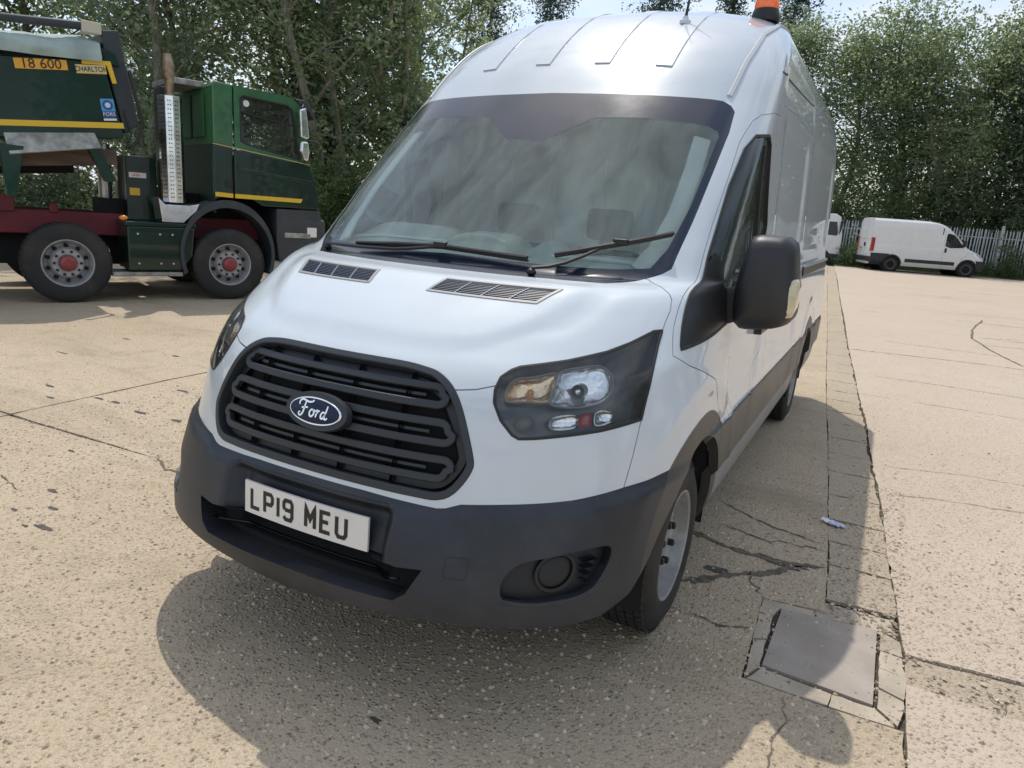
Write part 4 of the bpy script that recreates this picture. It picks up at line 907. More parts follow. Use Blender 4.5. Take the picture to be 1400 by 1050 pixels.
# tipper body, tilted
BT = [(-6.9,2.38),(-1.47,3.05),(-1.42,3.05),(-1.23,2.20),(-1.23,2.14),(-6.9,1.52)]
mb = MB(); mb.prism(BT, .0, 2.5); body = mb.build('tipper_body', M['bodygreen'], lorry, bevel=.02)
mb = MB(); mb.prism([(-6.9,1.80),(-1.235,2.33),(-1.222,2.262),(-6.9,1.735)], -.008, .01); mb.build('yellow_stripe', M['yellow'], body)
for x in (-3.0,-4.4,-5.8): mb = MB(); z=3.05-(-1.45-x)*.1234; mb.box(x-.05,x+.05,-.03,.01,z-.95,z-.03); mb.build('body_rib', M['bodygreen'], body, bevel=.01)
# headboard in front of the body
mb = MB(); mb.prism([(-1.40,3.42),(-1.20,3.46),(-1.13,3.0),(-1.02,2.34),(-1.20,2.20),(-1.38,3.06)], .10, 2.4); hbd = mb.build('headboard', M['guard'], lorry, bevel=.02)
mb = MB(); mb.prism([(-1.44,3.20),(-1.28,3.17),(-1.22,3.02),(-1.40,3.03)], .02, 2.45); mb.build('body_shoulder', M['bodygreen'], body, bevel=.01)
# sheet cover: draped tarpaulin and roll bar
mb = MB(); nx, prof = 60, [(-.035,3.035),(-.045,3.09),(-.02,3.14),(.02,3.22),(.20,3.30),(.8,3.36),(1.7,3.34),(2.5,3.1)]
V = []
for i in range(nx+1):
    x = -1.44-5.4*i/nx
    for j, (y, z) in enumerate(prof):
        dz = -(-1.44-x)*.045; wob = .022*math.sin(x*5.1+j)+.016*math.sin(x*11.3+j*2.1)
        V.append((x+.03*(j > 3), y+wob*.6*(j < 4), z+dz+wob*(j > 1)-.02*(j < 1)*(.3+.3*math.sin(x*2.3))))
k = len(prof); mb.add(V, [(i*k+j, (i+1)*k+j, (i+1)*k+j+1, i*k+j+1) for i in range(nx) for j in range(k-1)])
tp = autosmooth(mb.build('tarpaulin', M['tarp'], lorry), 70)
mb = MB(); mb.tube([(-1.62,.16,3.44),(-2.5,.14,3.36),(-4.2,.14,3.14),(-6.8,.14,2.8)], [.055,.05,.055,.05], 10); autosmooth(mb.build('sheet_roller', M['guard'], tp), 50)
mb = MB(); mb.box(-1.62,-1.40,.08,.24,3.36,3.50); mb.build('roller_motor', mat('cream_motor', (.52,.50,.40), .5), tp, bevel=.015)
mb = MB(); mb.tube([(-1.13,-.02,2.98),(-1.08,-.03,2.7),(-1.0,-.03,2.35),(-1.06,-.02,2.15),(-1.16,0,2.0)], .022, 8); mb.tube([(-1.2,.1,2.5),(-1.12,.08,2.2),(-1.2,.06,2.0)], .014, 6); autosmooth(mb.build('hydraulic_hose', M['black'], lorry), 50)
mb = MB(); mb.lathe([(-.02,.035),(.03,.035)], 10, 'y', (-1.12,.0,2.98)); mb.build('hose_clamp', M['steel'], lorry)
# spill plate with its legs, timber below
mb = MB(); V = []
for (x, z, y) in ((-2.53,2.06,-.01),(-1.57,2.17,-.01),(-1.53,1.99,-.16),(-2.50,1.82,-.16)): V += [(x,y,z),(x,y+.02,z-.01)]
mb.add(V, [(0,2,4,6),(1,7,5,3),(0,1,3,2),(2,3,5,4),(4,5,7,6),(6,7,1,0)]); mb.build('spill_plate', M['galv'], lorry)
mb = MB(); mb.prism([(-2.60,1.93),(-2.35,1.92),(-2.47,1.32),(-2.56,1.32)], -.14, .0); mb.build('side_leg', M['bodygreen'], lorry, bevel=.01)
mb = MB(); mb.prism([(-1.68,1.98),(-1.53,1.96),(-1.37,1.60),(-1.44,1.57),(-1.50,1.58)], -.14, .0); mb.build('side_leg', M['bodygreen'], lorry, bevel=.01)
mb = MB(); mb.prism([(-6.6,1.46),(-1.30,2.00),(-1.30,1.80),(-6.6,1.26)], .12, .30); mb.build('body_runner', M['wood'], lorry, bevel=.01)
mb = MB(); mb.prism([(-6.6,1.30),(-1.7,1.76),(-1.7,1.66),(-6.6,1.20)], .8, 1.7); mb.build('tipping_frame', M['dark'], lorry)
mb = MB(); mb.lathe([(1.15,.09),(2.1,.09)], 14, 'z', (-1.25,1.25,0)); mb.build('tipping_ram', M['steel'], lorry)
# plates and stickers on the near side
TIL = math.atan(.1234)
def tiltface(x, z): c, s = math.cos(TIL), math.sin(TIL); return frame((x,-.007,z), (c,0,s), (-s,0,c), (0,-1,0))
def sticker(x, z, w, h, m, name, parent=body, off=0):
    mb = MB(); F4 = tiltface(x, z); mb.box(-w/2,w/2,-h/2,h/2,-.006,.001+off, F4); return mb.build(name, m, parent)
orange = mat('orange_plate', (.72,.36,.03), .45, dirt=.2)
st1 = sticker(-2.09, 2.895, .55, .115, orange, 'number_board'); text('18 600', .155, M['ink'], st1, tiltface(-2.09,2.895) @ Matrix.Translation((0,0,.003)), 'board_lettering')
st2 = sticker(-1.56, 2.925, .34, .105, orange, 'name_board'); 
sticker(-1.56, 2.925, .325, .09, mat('cream_board', (.62,.55,.30), .5), 'name_board_face', st2, .002)
text('CHARLTON', .086, M['ink'], st2, tiltface(-1.56,2.922) @ Matrix.Translation((0,0,.006)), 'name_lettering', sx=.80)
mb = MB(); mb.prism([(-1.66,3.02),(-1.34,3.055),(-1.28,2.80),(-1.33,2.795),(-1.385,3.0),(-1.66,2.975)], -.010, .01); mb.build('yellow_corner_mark', M['yellow'], body)
blue = mat('scheme_blue', (.08,.32,.60), .5); dblue = mat('scheme_dark_blue', (.03,.07,.25), .5)
s3 = sticker(-1.40, 2.525, .155, .15, blue, 'scheme_sticker'); s4 = sticker(-1.385, 2.40, .15, .10, dblue, 'scheme_name', s3)
F4 = tiltface(-1.40,2.525); mb = MB()
for r0, r1, m_, nm in ((.060,.038,dblue,'scheme_ring'),(.030,0,mat('scheme_pale',(.55,.68,.78),.5),'scheme_disc')):
    mb = MB(); V = [F4 @ Vector((r0*math.cos(t), r0*math.sin(t), .003)) for t in np.linspace(0,2*math.pi,24)[:-1]]; k = len(V)
    if r1: V += [F4 @ Vector((r1*math.cos(t), r1*math.sin(t), .003)) for t in np.linspace(0,2*math.pi,24)[:-1]]; mb.add(V, [(i,(i+1)%k,k+(i+1)%k,k+i) for i in range(k)])
    else: mb.add(V, [tuple(range(k))])
    mb.build(nm, m_, s3)
text('FORS', .062, M['plate'], s4, tiltface(-1.388,2.415) @ Matrix.Translation((0,0,.003)), 'scheme_lettering'); sticker(-1.378, 2.352, .15, .025, M['plate'], 'scheme_strip', s3, .002)

# ------------------------------------------------------------------ distant white van (same kind of skin, other numbers)
T2 = np.array([
[.30,-.92,.30,.90,-.3,3.0],[.45,-.97,.45,.98,-.25,2.8],[.70,-.95,.70,1.00,-.15,2.7],[.95,-.88,.98,1.0,.0,2.6],[1.08,-.70,1.10,.99,.1,2.6],[1.20,-.38,1.20,.985,.2,2.8],[1.30,-.12,1.32,.98,.4,3.0],
[1.60,.22,1.60,.975,.7,3.2],[1.95,.62,1.95,.955,1.0,3.2],[2.20,.92,2.20,.93,1.3,3.1],[2.38,1.25,2.38,.87,1.7,3.0],[2.46,1.6,2.46,.72,2.0,2.6],[2.495,2.0,2.49,.42,2.4,2.4],[2.50,2.5,2.50,.0,2.8,2.2]])
FV = Surf(T2, 1.5, 4.46)
def D2(a, b, p):
    x, y, z = np.abs(p[...,0]), p[...,1], p[...,2]; d = np.zeros_like(x*1.); s = (np.abs(a) > 1.5)
    def rr(y0, y1, z0, z1, dep, e): return -dep*sm((y-y0)/e+.5)*sm((y1-y)/e+.5)*sm((z-z0)/e+.5)*sm((z1-z)/e+.5)
    return d+s*(rr(1.3,2.4,1.2,2.05,.012,.08)+rr(2.6,4.3,1.2,2.05,.012,.08))
FV.D = D2
def circ2(yc, zc, r, z0=.31, n=40):
    a0 = math.asin((z0-zc)/r); t = np.linspace(a0, math.pi-a0, n); return FV.yz(np.stack([yc+r*np.cos(t), zc+r*np.sin(t)], 1))
aF, aR = circ2(0,.36,.41), circ2(3.45,.36,.41); tF, tR = circ2(0,.36,.47), circ2(3.45,.36,.47)
win2 = cr(FV.yz([(.30,1.36),(.60,1.75),(.80,1.93),(1.10,1.98),(1.14,1.90),(1.14,1.38),(.9,1.30)]), .03, True)
ws2 = cr([(0,1.0+.0),(.7,1.02),(.80,1.2),(.82,1.6),(.80,1.80),(0,1.86)], .04)
b2 = [i for i in range(len(FV.s))]
ws2 = cr(np.concatenate([[(0,FV.s[6])],[(.72,FV.s[6]+.02),(.84,FV.s[7]),(.86,FV.s[9]-.05),(.7,FV.s[9]),(0,FV.s[9])]]), .04)
dl2 = cr(FV.yz([(1.22,.42),(1.22,1.0),(1.22,1.6),(1.22,2.05),(.9,2.07),(.66,1.95),(.40,1.66),(.10,1.36),(.12,1.0),(.30,.80),(.46,.45)]), .04)
hlq = cr([(.86,FV.s[3]+.10),(1.20,FV.s[4]+.16),(1.24,FV.s[4]+.02),(.98,FV.s[3]-.05),(.80,FV.s[3]-.02)], .03, True)
mol2 = cr(FV.yz([(.60,.50),(.60,.66),(2.85,.66),(2.85,.50)]), .05, True)
rb2 = cr([(FV.AMAX,FV.s[2]+.12),(5.15,FV.s[2]+.12),(5.05,FV.s[2]-.05),(5.0,-.1),(FV.AMAX,-.1)], .05)
ga2 = np.r_[np.linspace(0,1.5,36), np.linspace(1.5,FV.AMAX,50)[1:]]; gb2 = np.linspace(0, FV.BMAX, 90)
w2, F2, C2 = cutsheet(FV, ga2, gb2, [win2, hlq, mol2], [aF, aR, tF, tR, ws2, rb2, cr([(0,FV.s[2]+.05),(1.2,FV.s[2]+.08)],.05)], [dl2], .004)
far = empty('parked_van', (1.95,34.4,0), 0, 'distant white panel van with red rear lights parked by the palisade fence', 'van')
lf = np.ones(len(C2), bool); Q = {}
def take2(k, mk):
    global lf
    mk = mk & lf; Q[k] = F2[mk]; lf = lf & ~mk
J = lambda p: inpoly(C2, p)
take2('gap', distline(C2, dl2) < .004); take2('hole', J(aF)|J(aR)|(((C2[:,0] > aF[-1][0]) & (C2[:,0] < aF[0][0]) | (C2[:,0] > aR[-1][0]) & (C2[:,0] < aR[0][0])) & (C2[:,1] < .03)))
take2('win', J(win2)); take2('ws', J(ws2)); take2('hl', J(hlq)); take2('mol', J(mol2)); take2('trim', J(tF)|J(tR)); take2('rb', J(rb2)); take2('bump', (C2[:,0] < 1.25)&(C2[:,1] < FV.s[2]+.05+.025*C2[:,0])); take2('door', J(dl2)); Q['shell'] = F2[lf]
M['farpaint'] = mat('far_white_paint', (.76,.77,.78), .35, coat=.5, dirt=.12, low=(.9,.25))
def pf(k, name, m, mirror='weld', **kw): return panel(FV, w2, Q[k], name, M[m], far, mirror, **kw)
pf('shell','body_shell','farpaint'); fd = pf('door','front_door','farpaint','pair'); pf('win','door_window','sideglass','pair',skirt=0); pf('ws','windscreen','sideglass',skirt=0); pf('hl','headlight','refl','pair'); pf('mol','side_moulding','plastic','pair',off=.015); pf('trim','arch_trim','plastic','pair',off=.01); pf('rb','rear_bumper','plastic','pair',off=.03,skirt=.05); pf('bump','front_bumper','plastic',off=.015,skirt=.05)
e = FV.P(np.full(50, FV.AMAX), np.linspace(0, FV.BMAX, 50))
YE = e[:,1].max()
for sg in (1,-1):
    V = [(sg*p[0], p[1], p[2]) for p in e]+[(sg*.004, p[1], p[2]) for p in e]
    rd = mobj('rear_door', V, [(i,i+1,51+i,50+i) for i in range(49)], M['farpaint'], far)
    mb = MB(); mb.prism([(sg*.86,.92),(sg*1.01,.90),(sg*1.01,1.32),(sg*.985,1.56),(sg*.88,1.58),(sg*.90,1.30)], YE-.12, YE+.05); mb.build('rear_light', M['red'], far, bevel=.02)
    mb = MB(); mb.box(*sorted((sg*.10,sg*.80)), YE, YE+.012, 1.50,1.95); mb.build('door_panel', M['farpaint'], rd, bevel=.01)
    mb = MB(); mb.box(sg*.05-.03,sg*.05+.03,YE,YE+.03,1.12,1.30); mb.build('door_handle', M['black'], rd)
mb = MB(); mb.box(-.98,.98,YE-.05,YE+.10,.42,.66); mb.build('rear_bumper_step', M['plastic'], far, bevel=.02)
mb = MB(); mb.box(.30,.66,YE+.002,YE+.02,.98,1.08); mb.build('rear_plate', mat('yellow_plate', (.45,.36,.08), .5), far)
for yy in (0,3.45):
    for sx in (1,-1): make_wheel(far, sx*.87, yy, .345, .22, .20, sx, 'van')
for sx in (1,-1):
    mb = MB(); mb.prism([(sx*.98,1.36),(sx*1.16,1.42),(sx*1.20,1.70),(sx*1.05,1.70)], .28, .42); mb.build('wing_mirror', M['mirror_shell'], far, bevel=.03)
    mb = MB(); mb.box(*sorted((sx*.985,sx*1.005)), 1.05,1.14,1.08,1.28); mb.build('door_handle', M['black'], far)
    for yc in (0,3.45):
        mb = MB(); mb.lathe([(.55,.42),(.96,.42)], 24, 'x', (0,yc,.36)); mb.V = [(sx*v[0],v[1],v[2]) for v in mb.V]; mb.build('wheel_liner', M['dark'], far)
mb = MB(); mb.box(-.85,.85,.5,2.9,.28,.5); mb.box(-.95,.95,1.3,1.34,.4,2.2); mb.box(-.5,.5,-.7,4.3,.26,.4); mb.build('underbody', M['dark'], far)
# van front points along local -y ; heading of this van: 24.5 deg north of east
FH = R(20); far.rotation_euler = (0,0, FH+math.pi/2)
rw = Vector((1.60,37.0,0)); h2 = Vector((math.cos(FH), math.sin(FH), 0)); far.location = rw+h2*3.45+Vector((-h2.y,h2.x,0))*.98

# ------------------------------------------------------------------ cab-over lorry mostly hidden behind the big van
tk = empty('box_lorry', (-3.0,39.6,0), R(8), 'white cab-over lorry mostly hidden behind the tail of the big white van', 'lorry')
def tb(name, m, x0,x1,y0,y1,z0,z1,bevel=.02,parent=tk): mb = MB(); mb.box(x0,x1,y0,y1,z0,z1); return mb.build(name, M[m], parent, bevel=bevel)
mb = MB(); mb.prism([(.2,.55),(1.95,.55),(2.05,.9),(2.02,1.5),(1.85,2.45),(1.6,2.6),(.2,2.6)], -1.05, 1.05); tb_c = mb.build('cab', M['farpaint'], tk, bevel=.05)
mb = MB(); mb.prism([(.95,1.55),(1.75,1.50),(1.80,1.6),(1.68,2.2),(.95,2.2)], -1.065, -1.05); mb.build('cab_window', M['enamel'], tb_c)
mb = MB(); mb.prism([(1.84,1.55),(1.90,1.7),(1.98,2.25),(1.84,2.25)], -1.30, -1.1); mb.build('wing_mirror', M['black'], tb_c, bevel=.02)
tb('cab_step', 'black', .4,2.0,-1.06,1.06,.35,.55); tb('load_box', 'farpaint', -4.2,.1,-1.1,1.1,.95,3.0); tb('chassis', 'dark', -4.2,1.2,-.4,.4,.5,.9)
for x in (1.2,-2.9):
    for sd in (-1,1): hb = make_wheel(tk, x, sd*.95, .40, .24, .22, 1, 'van'); hb.rotation_euler = (0,0, sd*math.pi/2)

# ------------------------------------------------------------------ palisade fences
M['galvfence'] = mat('galvanised_pale', (.55,.57,.57), .55, metal=.1, var=.15, vscale=2)
def pale_mesh():
    mb = MB(); w = .036
    prof = [(-w,0),( -w*.45,-.014),(0,-.004),(w*.45,-.014),(w,0)]
    V = [(x,y,z) for z in (.08,2.28) for x,y in prof]+[(-w*.6,-.006,2.36),(0,-.004,2.42),(w*.6,-.006,2.36)]
    F = [(i,i+1,6+i,5+i) for i in range(4)]+[(5,6,10),(6,7,11,10),(7,8,12,11),(8,9,12)]
    mb.add(V, F); me = bpy.data.meshes.new('pale'); me.from_pydata(mb.V, [], mb.F); me.materials.append(M['galvfence']); return me
PALE = pale_mesh()
def fence(p0, p1, step, label, h=1.0):
    p0 = Vector((*p0,0)); p1 = Vector((*p1,0)); L_ = (p1-p0).length; ang = math.atan2(p1.y-p0.y, p1.x-p0.x)
    f = empty('palisade_fence', p0, ang, label, 'fence')
    n = int(L_/step)
    for i in range(n):
        o = bpy.data.objects.new('pale', PALE); COL.objects.link(o); o.parent = f; o.location = (step*(i+.5), 0, .0+random.uniform(-.012,.012)); o.rotation_euler = (0, random.gauss(0,.008), 0)
    for z in (.45,1.95): mb = MB(); mb.box(0,L_,.01,.06,z-.025,z+.025); mb.build('fence_rail', M['galvfence'], f)
    k = int(L_/2.75)+1
    for i in range(k+1):
        x = min(i*2.75, L_); mb = MB(); mb.box(x-.04,x+.04,.065,.15,0,2.38); mb.build('fence_post', M['galvfence'], f)
    return f
fence((-7.5,40.6), (6.55,44.0), .155, 'grey galvanised palisade fence with pointed pales behind the distant white van')
fence((6.6,44.0), (17.0,38.2), .155, 'grey palisade fence running right from the corner post to the picture edge')
mb = MB(); mb.box(-.07,.07,-.07,.07,0,2.62); cp = mb.build('corner_post', M['galvfence'], None); cp.location = (6.6,43.95,0); tag(cp, 'thick grey corner post where the two palisade fences meet', 'post')
# ------------------------------------------------------------------ ground: slabs with real joints, cracks, plate, channel
def concrete(name, c1, c2, spk=1.0, grime=1.0):
    m = bpy.data.materials.new(name); m.use_nodes = True; nt = m.node_tree; N = nt.nodes; L = nt.links.new; b = N['Principled BSDF']; b.inputs['Roughness'].default_value = .85; b.inputs['Specular IOR Level'].default_value = .25
    g = N.new('ShaderNodeNewGeometry'); P = g.outputs['Position']
    def noise(s, d=6, r=.6, dist=0):
        n = N.new('ShaderNodeTexNoise'); n.inputs['Scale'].default_value = s; n.inputs['Detail'].default_value = d; n.inputs['Roughness'].default_value = r; n.inputs['Distortion'].default_value = dist; L(P, n.inputs['Vector']); return n.outputs[0]
    def rng_(x, a, b_, c=0, d=1):
        n = N.new('ShaderNodeMapRange'); n.inputs[1].default_value = a; n.inputs[2].default_value = b_; n.inputs[3].default_value = c; n.inputs[4].default_value = d; L(x, n.inputs[0]); return n.outputs[0]
    def mixc(f, a, bcol, mode='MIX'):
        n = N.new('ShaderNodeMix'); n.data_type = 'RGBA'; n.blend_type = mode
        if isinstance(f, float): n.inputs[0].default_value = f
        else: L(f, n.inputs[0])
        for s_, q in ((6,a),(7,bcol)):
            if isinstance(q, tuple): n.inputs[s_].default_value = (*q,1)
            else: L(q, n.inputs[s_])
        return n.outputs[2]
    def vor(s, feat='F1', out='Distance'):
        n = N.new('ShaderNodeTexVoronoi'); n.inputs['Scale'].default_value = s; n.feature = feat; L(P, n.inputs['Vector']); return n.outputs[out]
    big = noise(.45,8,.62,.4); mid = noise(2.6,8,.65,.5); fine = noise(40,4,.6)
    c = mixc(rng_(big,.35,.68), c1, c2)
    c = mixc(rng_(mid,.54,.80,0,.45*grime), c, (.32,.26,.17))          # grime patches
    c = mixc(rng_(noise(.9,7,.6),.60,.76,0,.30), c, (.27,.235,.17))
    # exposed aggregate: two stone sizes with their own tints
    v1 = vor(62); v1c = vor(62,'F1','Color'); s1 = N.new('ShaderNodeSeparateColor'); L(v1c, s1.inputs[0])
    st = mixc(rng_(s1.outputs[0],0,1), (.45,.35,.23), (.68,.58,.45)); st = mixc(rng_(s1.outputs[1],.80,.86), st, (.20,.165,.13)); 
    m1 = N.new('ShaderNodeMath'); m1.operation = 'MULTIPLY'; L(rng_(v1,.42,.30,0,spk), m1.inputs[0]); L(rng_(s1.outputs[2],.40,.55), m1.inputs[1])
    c = mixc(m1.outputs[0], c, st)
    v2_ = vor(150); c = mixc(rng_(v2_,.32,.68,0,.42*spk), c, (.27,.20,.13))
    c = mixc(rng_(fine,.3,.75,0,.30), c, (.55,.47,.36))
    if grime > 1:
        mp = N.new('ShaderNodeMapping'); mp.inputs['Scale'].default_value = (.35,1.5,1); mp.inputs['Rotation'].default_value = (0,0,R(-12)); L(P, mp.inputs[0])
        n = N.new('ShaderNodeTexNoise'); n.inputs['Scale'].default_value = 1.3; n.inputs['Detail'].default_value = 9; n.inputs['Roughness'].default_value = .7; n.inputs['Distortion'].default_value = .6; L(mp.outputs[0], n.inputs['Vector'])
        c = mixc(rng_(n.outputs[0],.52,.72,0,.55), c, (.25,.20,.14)); c = mixc(rng_(noise(.55,9,.66,1.2),.58,.70,0,.32), c, (.42,.27,.15))
    L(c, b.inputs['Base Color'])
    hgt = N.new('ShaderNodeMath'); hgt.operation = 'ADD'; L(rng_(v1,.45,.1,0,.8), hgt.inputs[0]); L(rng_(fine,0,1,0,.7), hgt.inputs[1])
    h3 = N.new('ShaderNodeMath'); h3.operation = 'ADD'; L(hgt.outputs[0], h3.inputs[0]); L(rng_(mid,0,1,0,1.6), h3.inputs[1])
    bp = N.new('ShaderNodeBump'); bp.inputs['Strength'].default_value = 1; bp.inputs['Distance'].default_value = .006; L(h3.outputs[0], bp.inputs['Height']); L(bp.outputs[0], b.inputs['Normal'])
    return m
M['conc'] = concrete('yard_concrete', (.49,.395,.275), (.59,.485,.35), 1.0, 2.0); M['conc2'] = concrete('yard_concrete_pale', (.56,.46,.365), (.60,.50,.405), .55, .6); M['conc3'] = concrete('channel_concrete', (.44,.37,.275), (.52,.44,.33))
M['mortar'] = mat('smooth_mortar', (.46,.39,.30), .85, var=.15, vscale=6, dirt=.4, dirtcol=(.30,.25,.18), bump=.3, bscale=60)
M['grit'] = mat('joint_grit', (.10,.085,.06), .95, var=.3, vscale=30, bump=.8, bscale=150)
M['earth'] = mat('rough_grass', (.07,.085,.035), .95, var=.4, vscale=.8, bump=.6, bscale=20)
mb = MB(); mb.add([(-400,-300,-.035),(400,-300,-.035),(400,600,-.035),(-400,600,-.035)], [(0,1,2,3)]); tag(mb.build('ground', M['earth']), kind='structure')
mb = MB(); mb.add([(-32,-24,-.020),(46,-24,-.020),(46,37.2,-.020),(8,44.2,-.020),(-9,40.2,-.020),(-32,37.5,-.020)], [(0,1,2,3,4,5)]); yard = tag(mb.build('yard', M['grit']), kind='structure')
def jitter(p, amp, sd, step=.12):
    q = cr(p, step); r = np.random.default_rng(sd); n = len(q); o = np.cumsum(r.normal(0,1,n)); o = o-np.linspace(o[0],o[-1],n); o = o/max(1,abs(o).max())*amp+r.normal(0,amp*.18,n); o[0] = o[-1] = 0
    t = np.gradient(q, axis=0); nn = np.stack([-t[:,1],t[:,0]],1); nn /= np.maximum(np.linalg.norm(nn,axis=1,keepdims=True),1e-9); return q+nn*o[:,None]
def slab(poly, m, name='slab', z=0., th=.016, parent=None, hole=None):
    """concrete bay: polygon filled by triangulation with a rounded, slightly broken arris"""
    poly = np.asarray(poly); n = len(poly); A = 0.5*np.sum(poly[:,0]*np.roll(poly[:,1],-1)-np.roll(poly[:,0],-1)*poly[:,1])
    if A < 0: poly = poly[::-1]
    E = [(i,(i+1)%n) for i in range(n)]; V = [Vector(v) for v in poly.tolist()]
    if hole is not None: k = len(V); V += [Vector(v) for v in np.asarray(hole).tolist()]; E += [(k+i, k+(i+1)%len(hole)) for i in range(len(hole))]
    r = delaunay_2d_cdt(V, E, [], 0, 1e-6, False); v = np.array([tuple(q) for q in r[0]]); F = np.array([tuple(f) for f in r[2]]); c = v[F].mean(1); keep = inpoly(c, poly)
    if hole is not None: keep &= ~inpoly(c, np.asarray(hole))
    F = F[keep]; ar = np.cross(v[F[:,1]]-v[F[:,0]], v[F[:,2]]-v[F[:,0]]); F = np.where((ar < 0)[:,None], F[:,::-1], F)
    e = np.concatenate([F[:,[0,1]],F[:,[1,2]],F[:,[2,0]]]); key = np.sort(e,1); kk = key[:,0].astype(np.int64)*len(v)+key[:,1]; u, cnt = np.unique(kk, return_counts=True); be = e[np.isin(kk, u[cnt==1])]
    top = np.c_[v, np.full(len(v), z)]; bot = np.c_[v, np.full(len(v), z-th)]
    k = len(v); S1 = np.stack([be[:,1],be[:,0],be[:,0]+k],1); S2 = np.stack([be[:,1],be[:,0]+k,be[:,1]+k],1)
    return mobj(name, np.concatenate([top,bot]), np.concatenate([F,S1,S2]), m, parent or yard)
def J1(y): return 1.822-.0725*y if y > .3 else 1.80+0*y
def line1(ys, dx): return [(np.interp(y,[-24,-.35,.28,1.0,1.9,3.2,4.0,5.9,9.7,29.4,40],[2.0,1.841,1.829,1.792,1.74,1.635,1.578,1.429,1.132,-.29,-1.1])+dx, y) for y in ys]
def line2(ys, dx): return [(np.interp(y,[.4,.9,3.0,4.5,5.9,9.9,40],[1.541,1.521,1.365,1.243,1.129,.842,-1.4])+dx, y) for y in ys]
g = .003
up_ = np.linspace(.50, 40, 90)
# right bays (pale), beyond the channel
ys = list(np.linspace(.40, 40.0, 100))
cross = [5.42]
prev = None
lims = [.40]+cross+[40.0]
for i in range(len(lims)-1):
    y0, y1 = lims[i]+g, lims[i+1]-g; yy = np.linspace(y0, y1, max(3,int((y1-y0)/.12)))
    Lf = jitter(line1(yy, .010), .016, 31+i, .05); s0 = .14; X = [8, 20, 45]
    xs = Lf[0][0]
    poly = np.concatenate([Lf[::-1] if i else np.concatenate([Lf[::-1], [(1.842,.345)]]), (jitter([(Lf[0][0],y0),(9,y0+(9-xs)*.0)], .012, 50+i, .05)[1:] if i else jitter([(1.842,.340),(2.234,.388),(9,1.16)], .008, 50, .04)[1:]), [(9,y1+(9-xs)*.0)], jitter([(9,y1+(9-xs)*.0),(Lf[-1][0],y1)], .012, 51+i, .05)[1:-1]])
    slab(poly, M['conc2'])
for (x0, x1) in ((9+.01,26),(26.02,46)):
    for (y0, y1) in ((-24,-2),(-1.98,12),(12.02,25),(25.02,37)): slab([(x0,y0+1.2),(x1,y0+2.0),(x1,min(37.2,y1+2.0)),(x0,min(37.8,y1+1.2))], M['conc2'])
# bottom right bay, near side of the channel
slab(np.concatenate([jitter([(1.840,.122),(2.2,.116),(9,.10)], .008, 5, .04), [(9,-24),(1.995,-24)], jitter([(1.995,-24),(1.838,-.1)], .006, 6, .08)[1:]]), M['conc2'])
# channel / kerb strip between
slab(np.concatenate([jitter([(1.838,.134),(2.2,.128),(9,.11)], .005, 8, .05), [(9,1.15)], jitter([(9,1.15),(2.234,.374),(1.842,.326)], .008, 9, .05)[1:]]), M['conc3'], 'channel_slab', -.008, .012)
# narrow strip between the two long joints, broken into short pieces
brk = [.62,1.0,1.30,1.62,2.05,2.55,3.0,3.45,3.95,4.4,4.9,5.35,5.9,6.5,7.1,7.8,8.5,9.3,10.3,11.5,13,15,18,22,28,37]
for i in range(len(brk)-1):
    y0, y1 = brk[i]+.006, brk[i+1]-.006; yy = np.linspace(y0, y1, max(3,int((y1-y0)/.06)))
    a_ = jitter(line2(yy, .002), .005, 100+i, .04); b_ = jitter(line1(yy, -.004), .012, 200+i, .04)
    if b_[0][0]-a_[0][0] < .06: continue
    slab(np.concatenate([a_, jitter([a_[-1],b_[-1]], .010, 300+i, .03)[1:-1], b_[::-1], jitter([b_[0],a_[0]], .010, 301+i, .03)[1:-1]]), M['conc3'])
# bay under the van, cut round the plate frame; then the left bays
fr = [(1.318,-.168),(1.295,.453),(1.535,.475)]
Lr = jitter(line2(np.linspace(.50,40,120), -.003), .006, 12, .05)
poly = np.concatenate([[(-3.56,-24)], [(1.99,-24)], jitter([(1.99,-24),(1.83,-.175)], .01, 13, .08)[1:], [(1.60,-.185),(1.308,-.178),(1.285,.463)], Lr, [(-3.70,40)], jitter([(-3.70,40),(-3.63,1.23),(-3.56,.006)], .012, 14, .1)[1:-1], jitter([(-3.545,-.012),(-2.9,-.002),(-2.15,.022)], .008, 15, .04), jitter([(-2.15,.016),(-2.9,-.018),(-3.545,-.040)], .006, 16, .04)])
slab(poly, M['conc'])
slab([(-32,-24),(-3.575,-24),(-3.565,-.045),(-3.57,-.03),(-32,-.6)], M['conc'])
slab(np.concatenate([[(-32,-.58)], [(-3.575,-.012)], jitter([(-3.575,-.01),(-3.65,1.23),(-3.72,40)], .012, 18, .1)[1:], [(-32,37)]]), M['conc'])
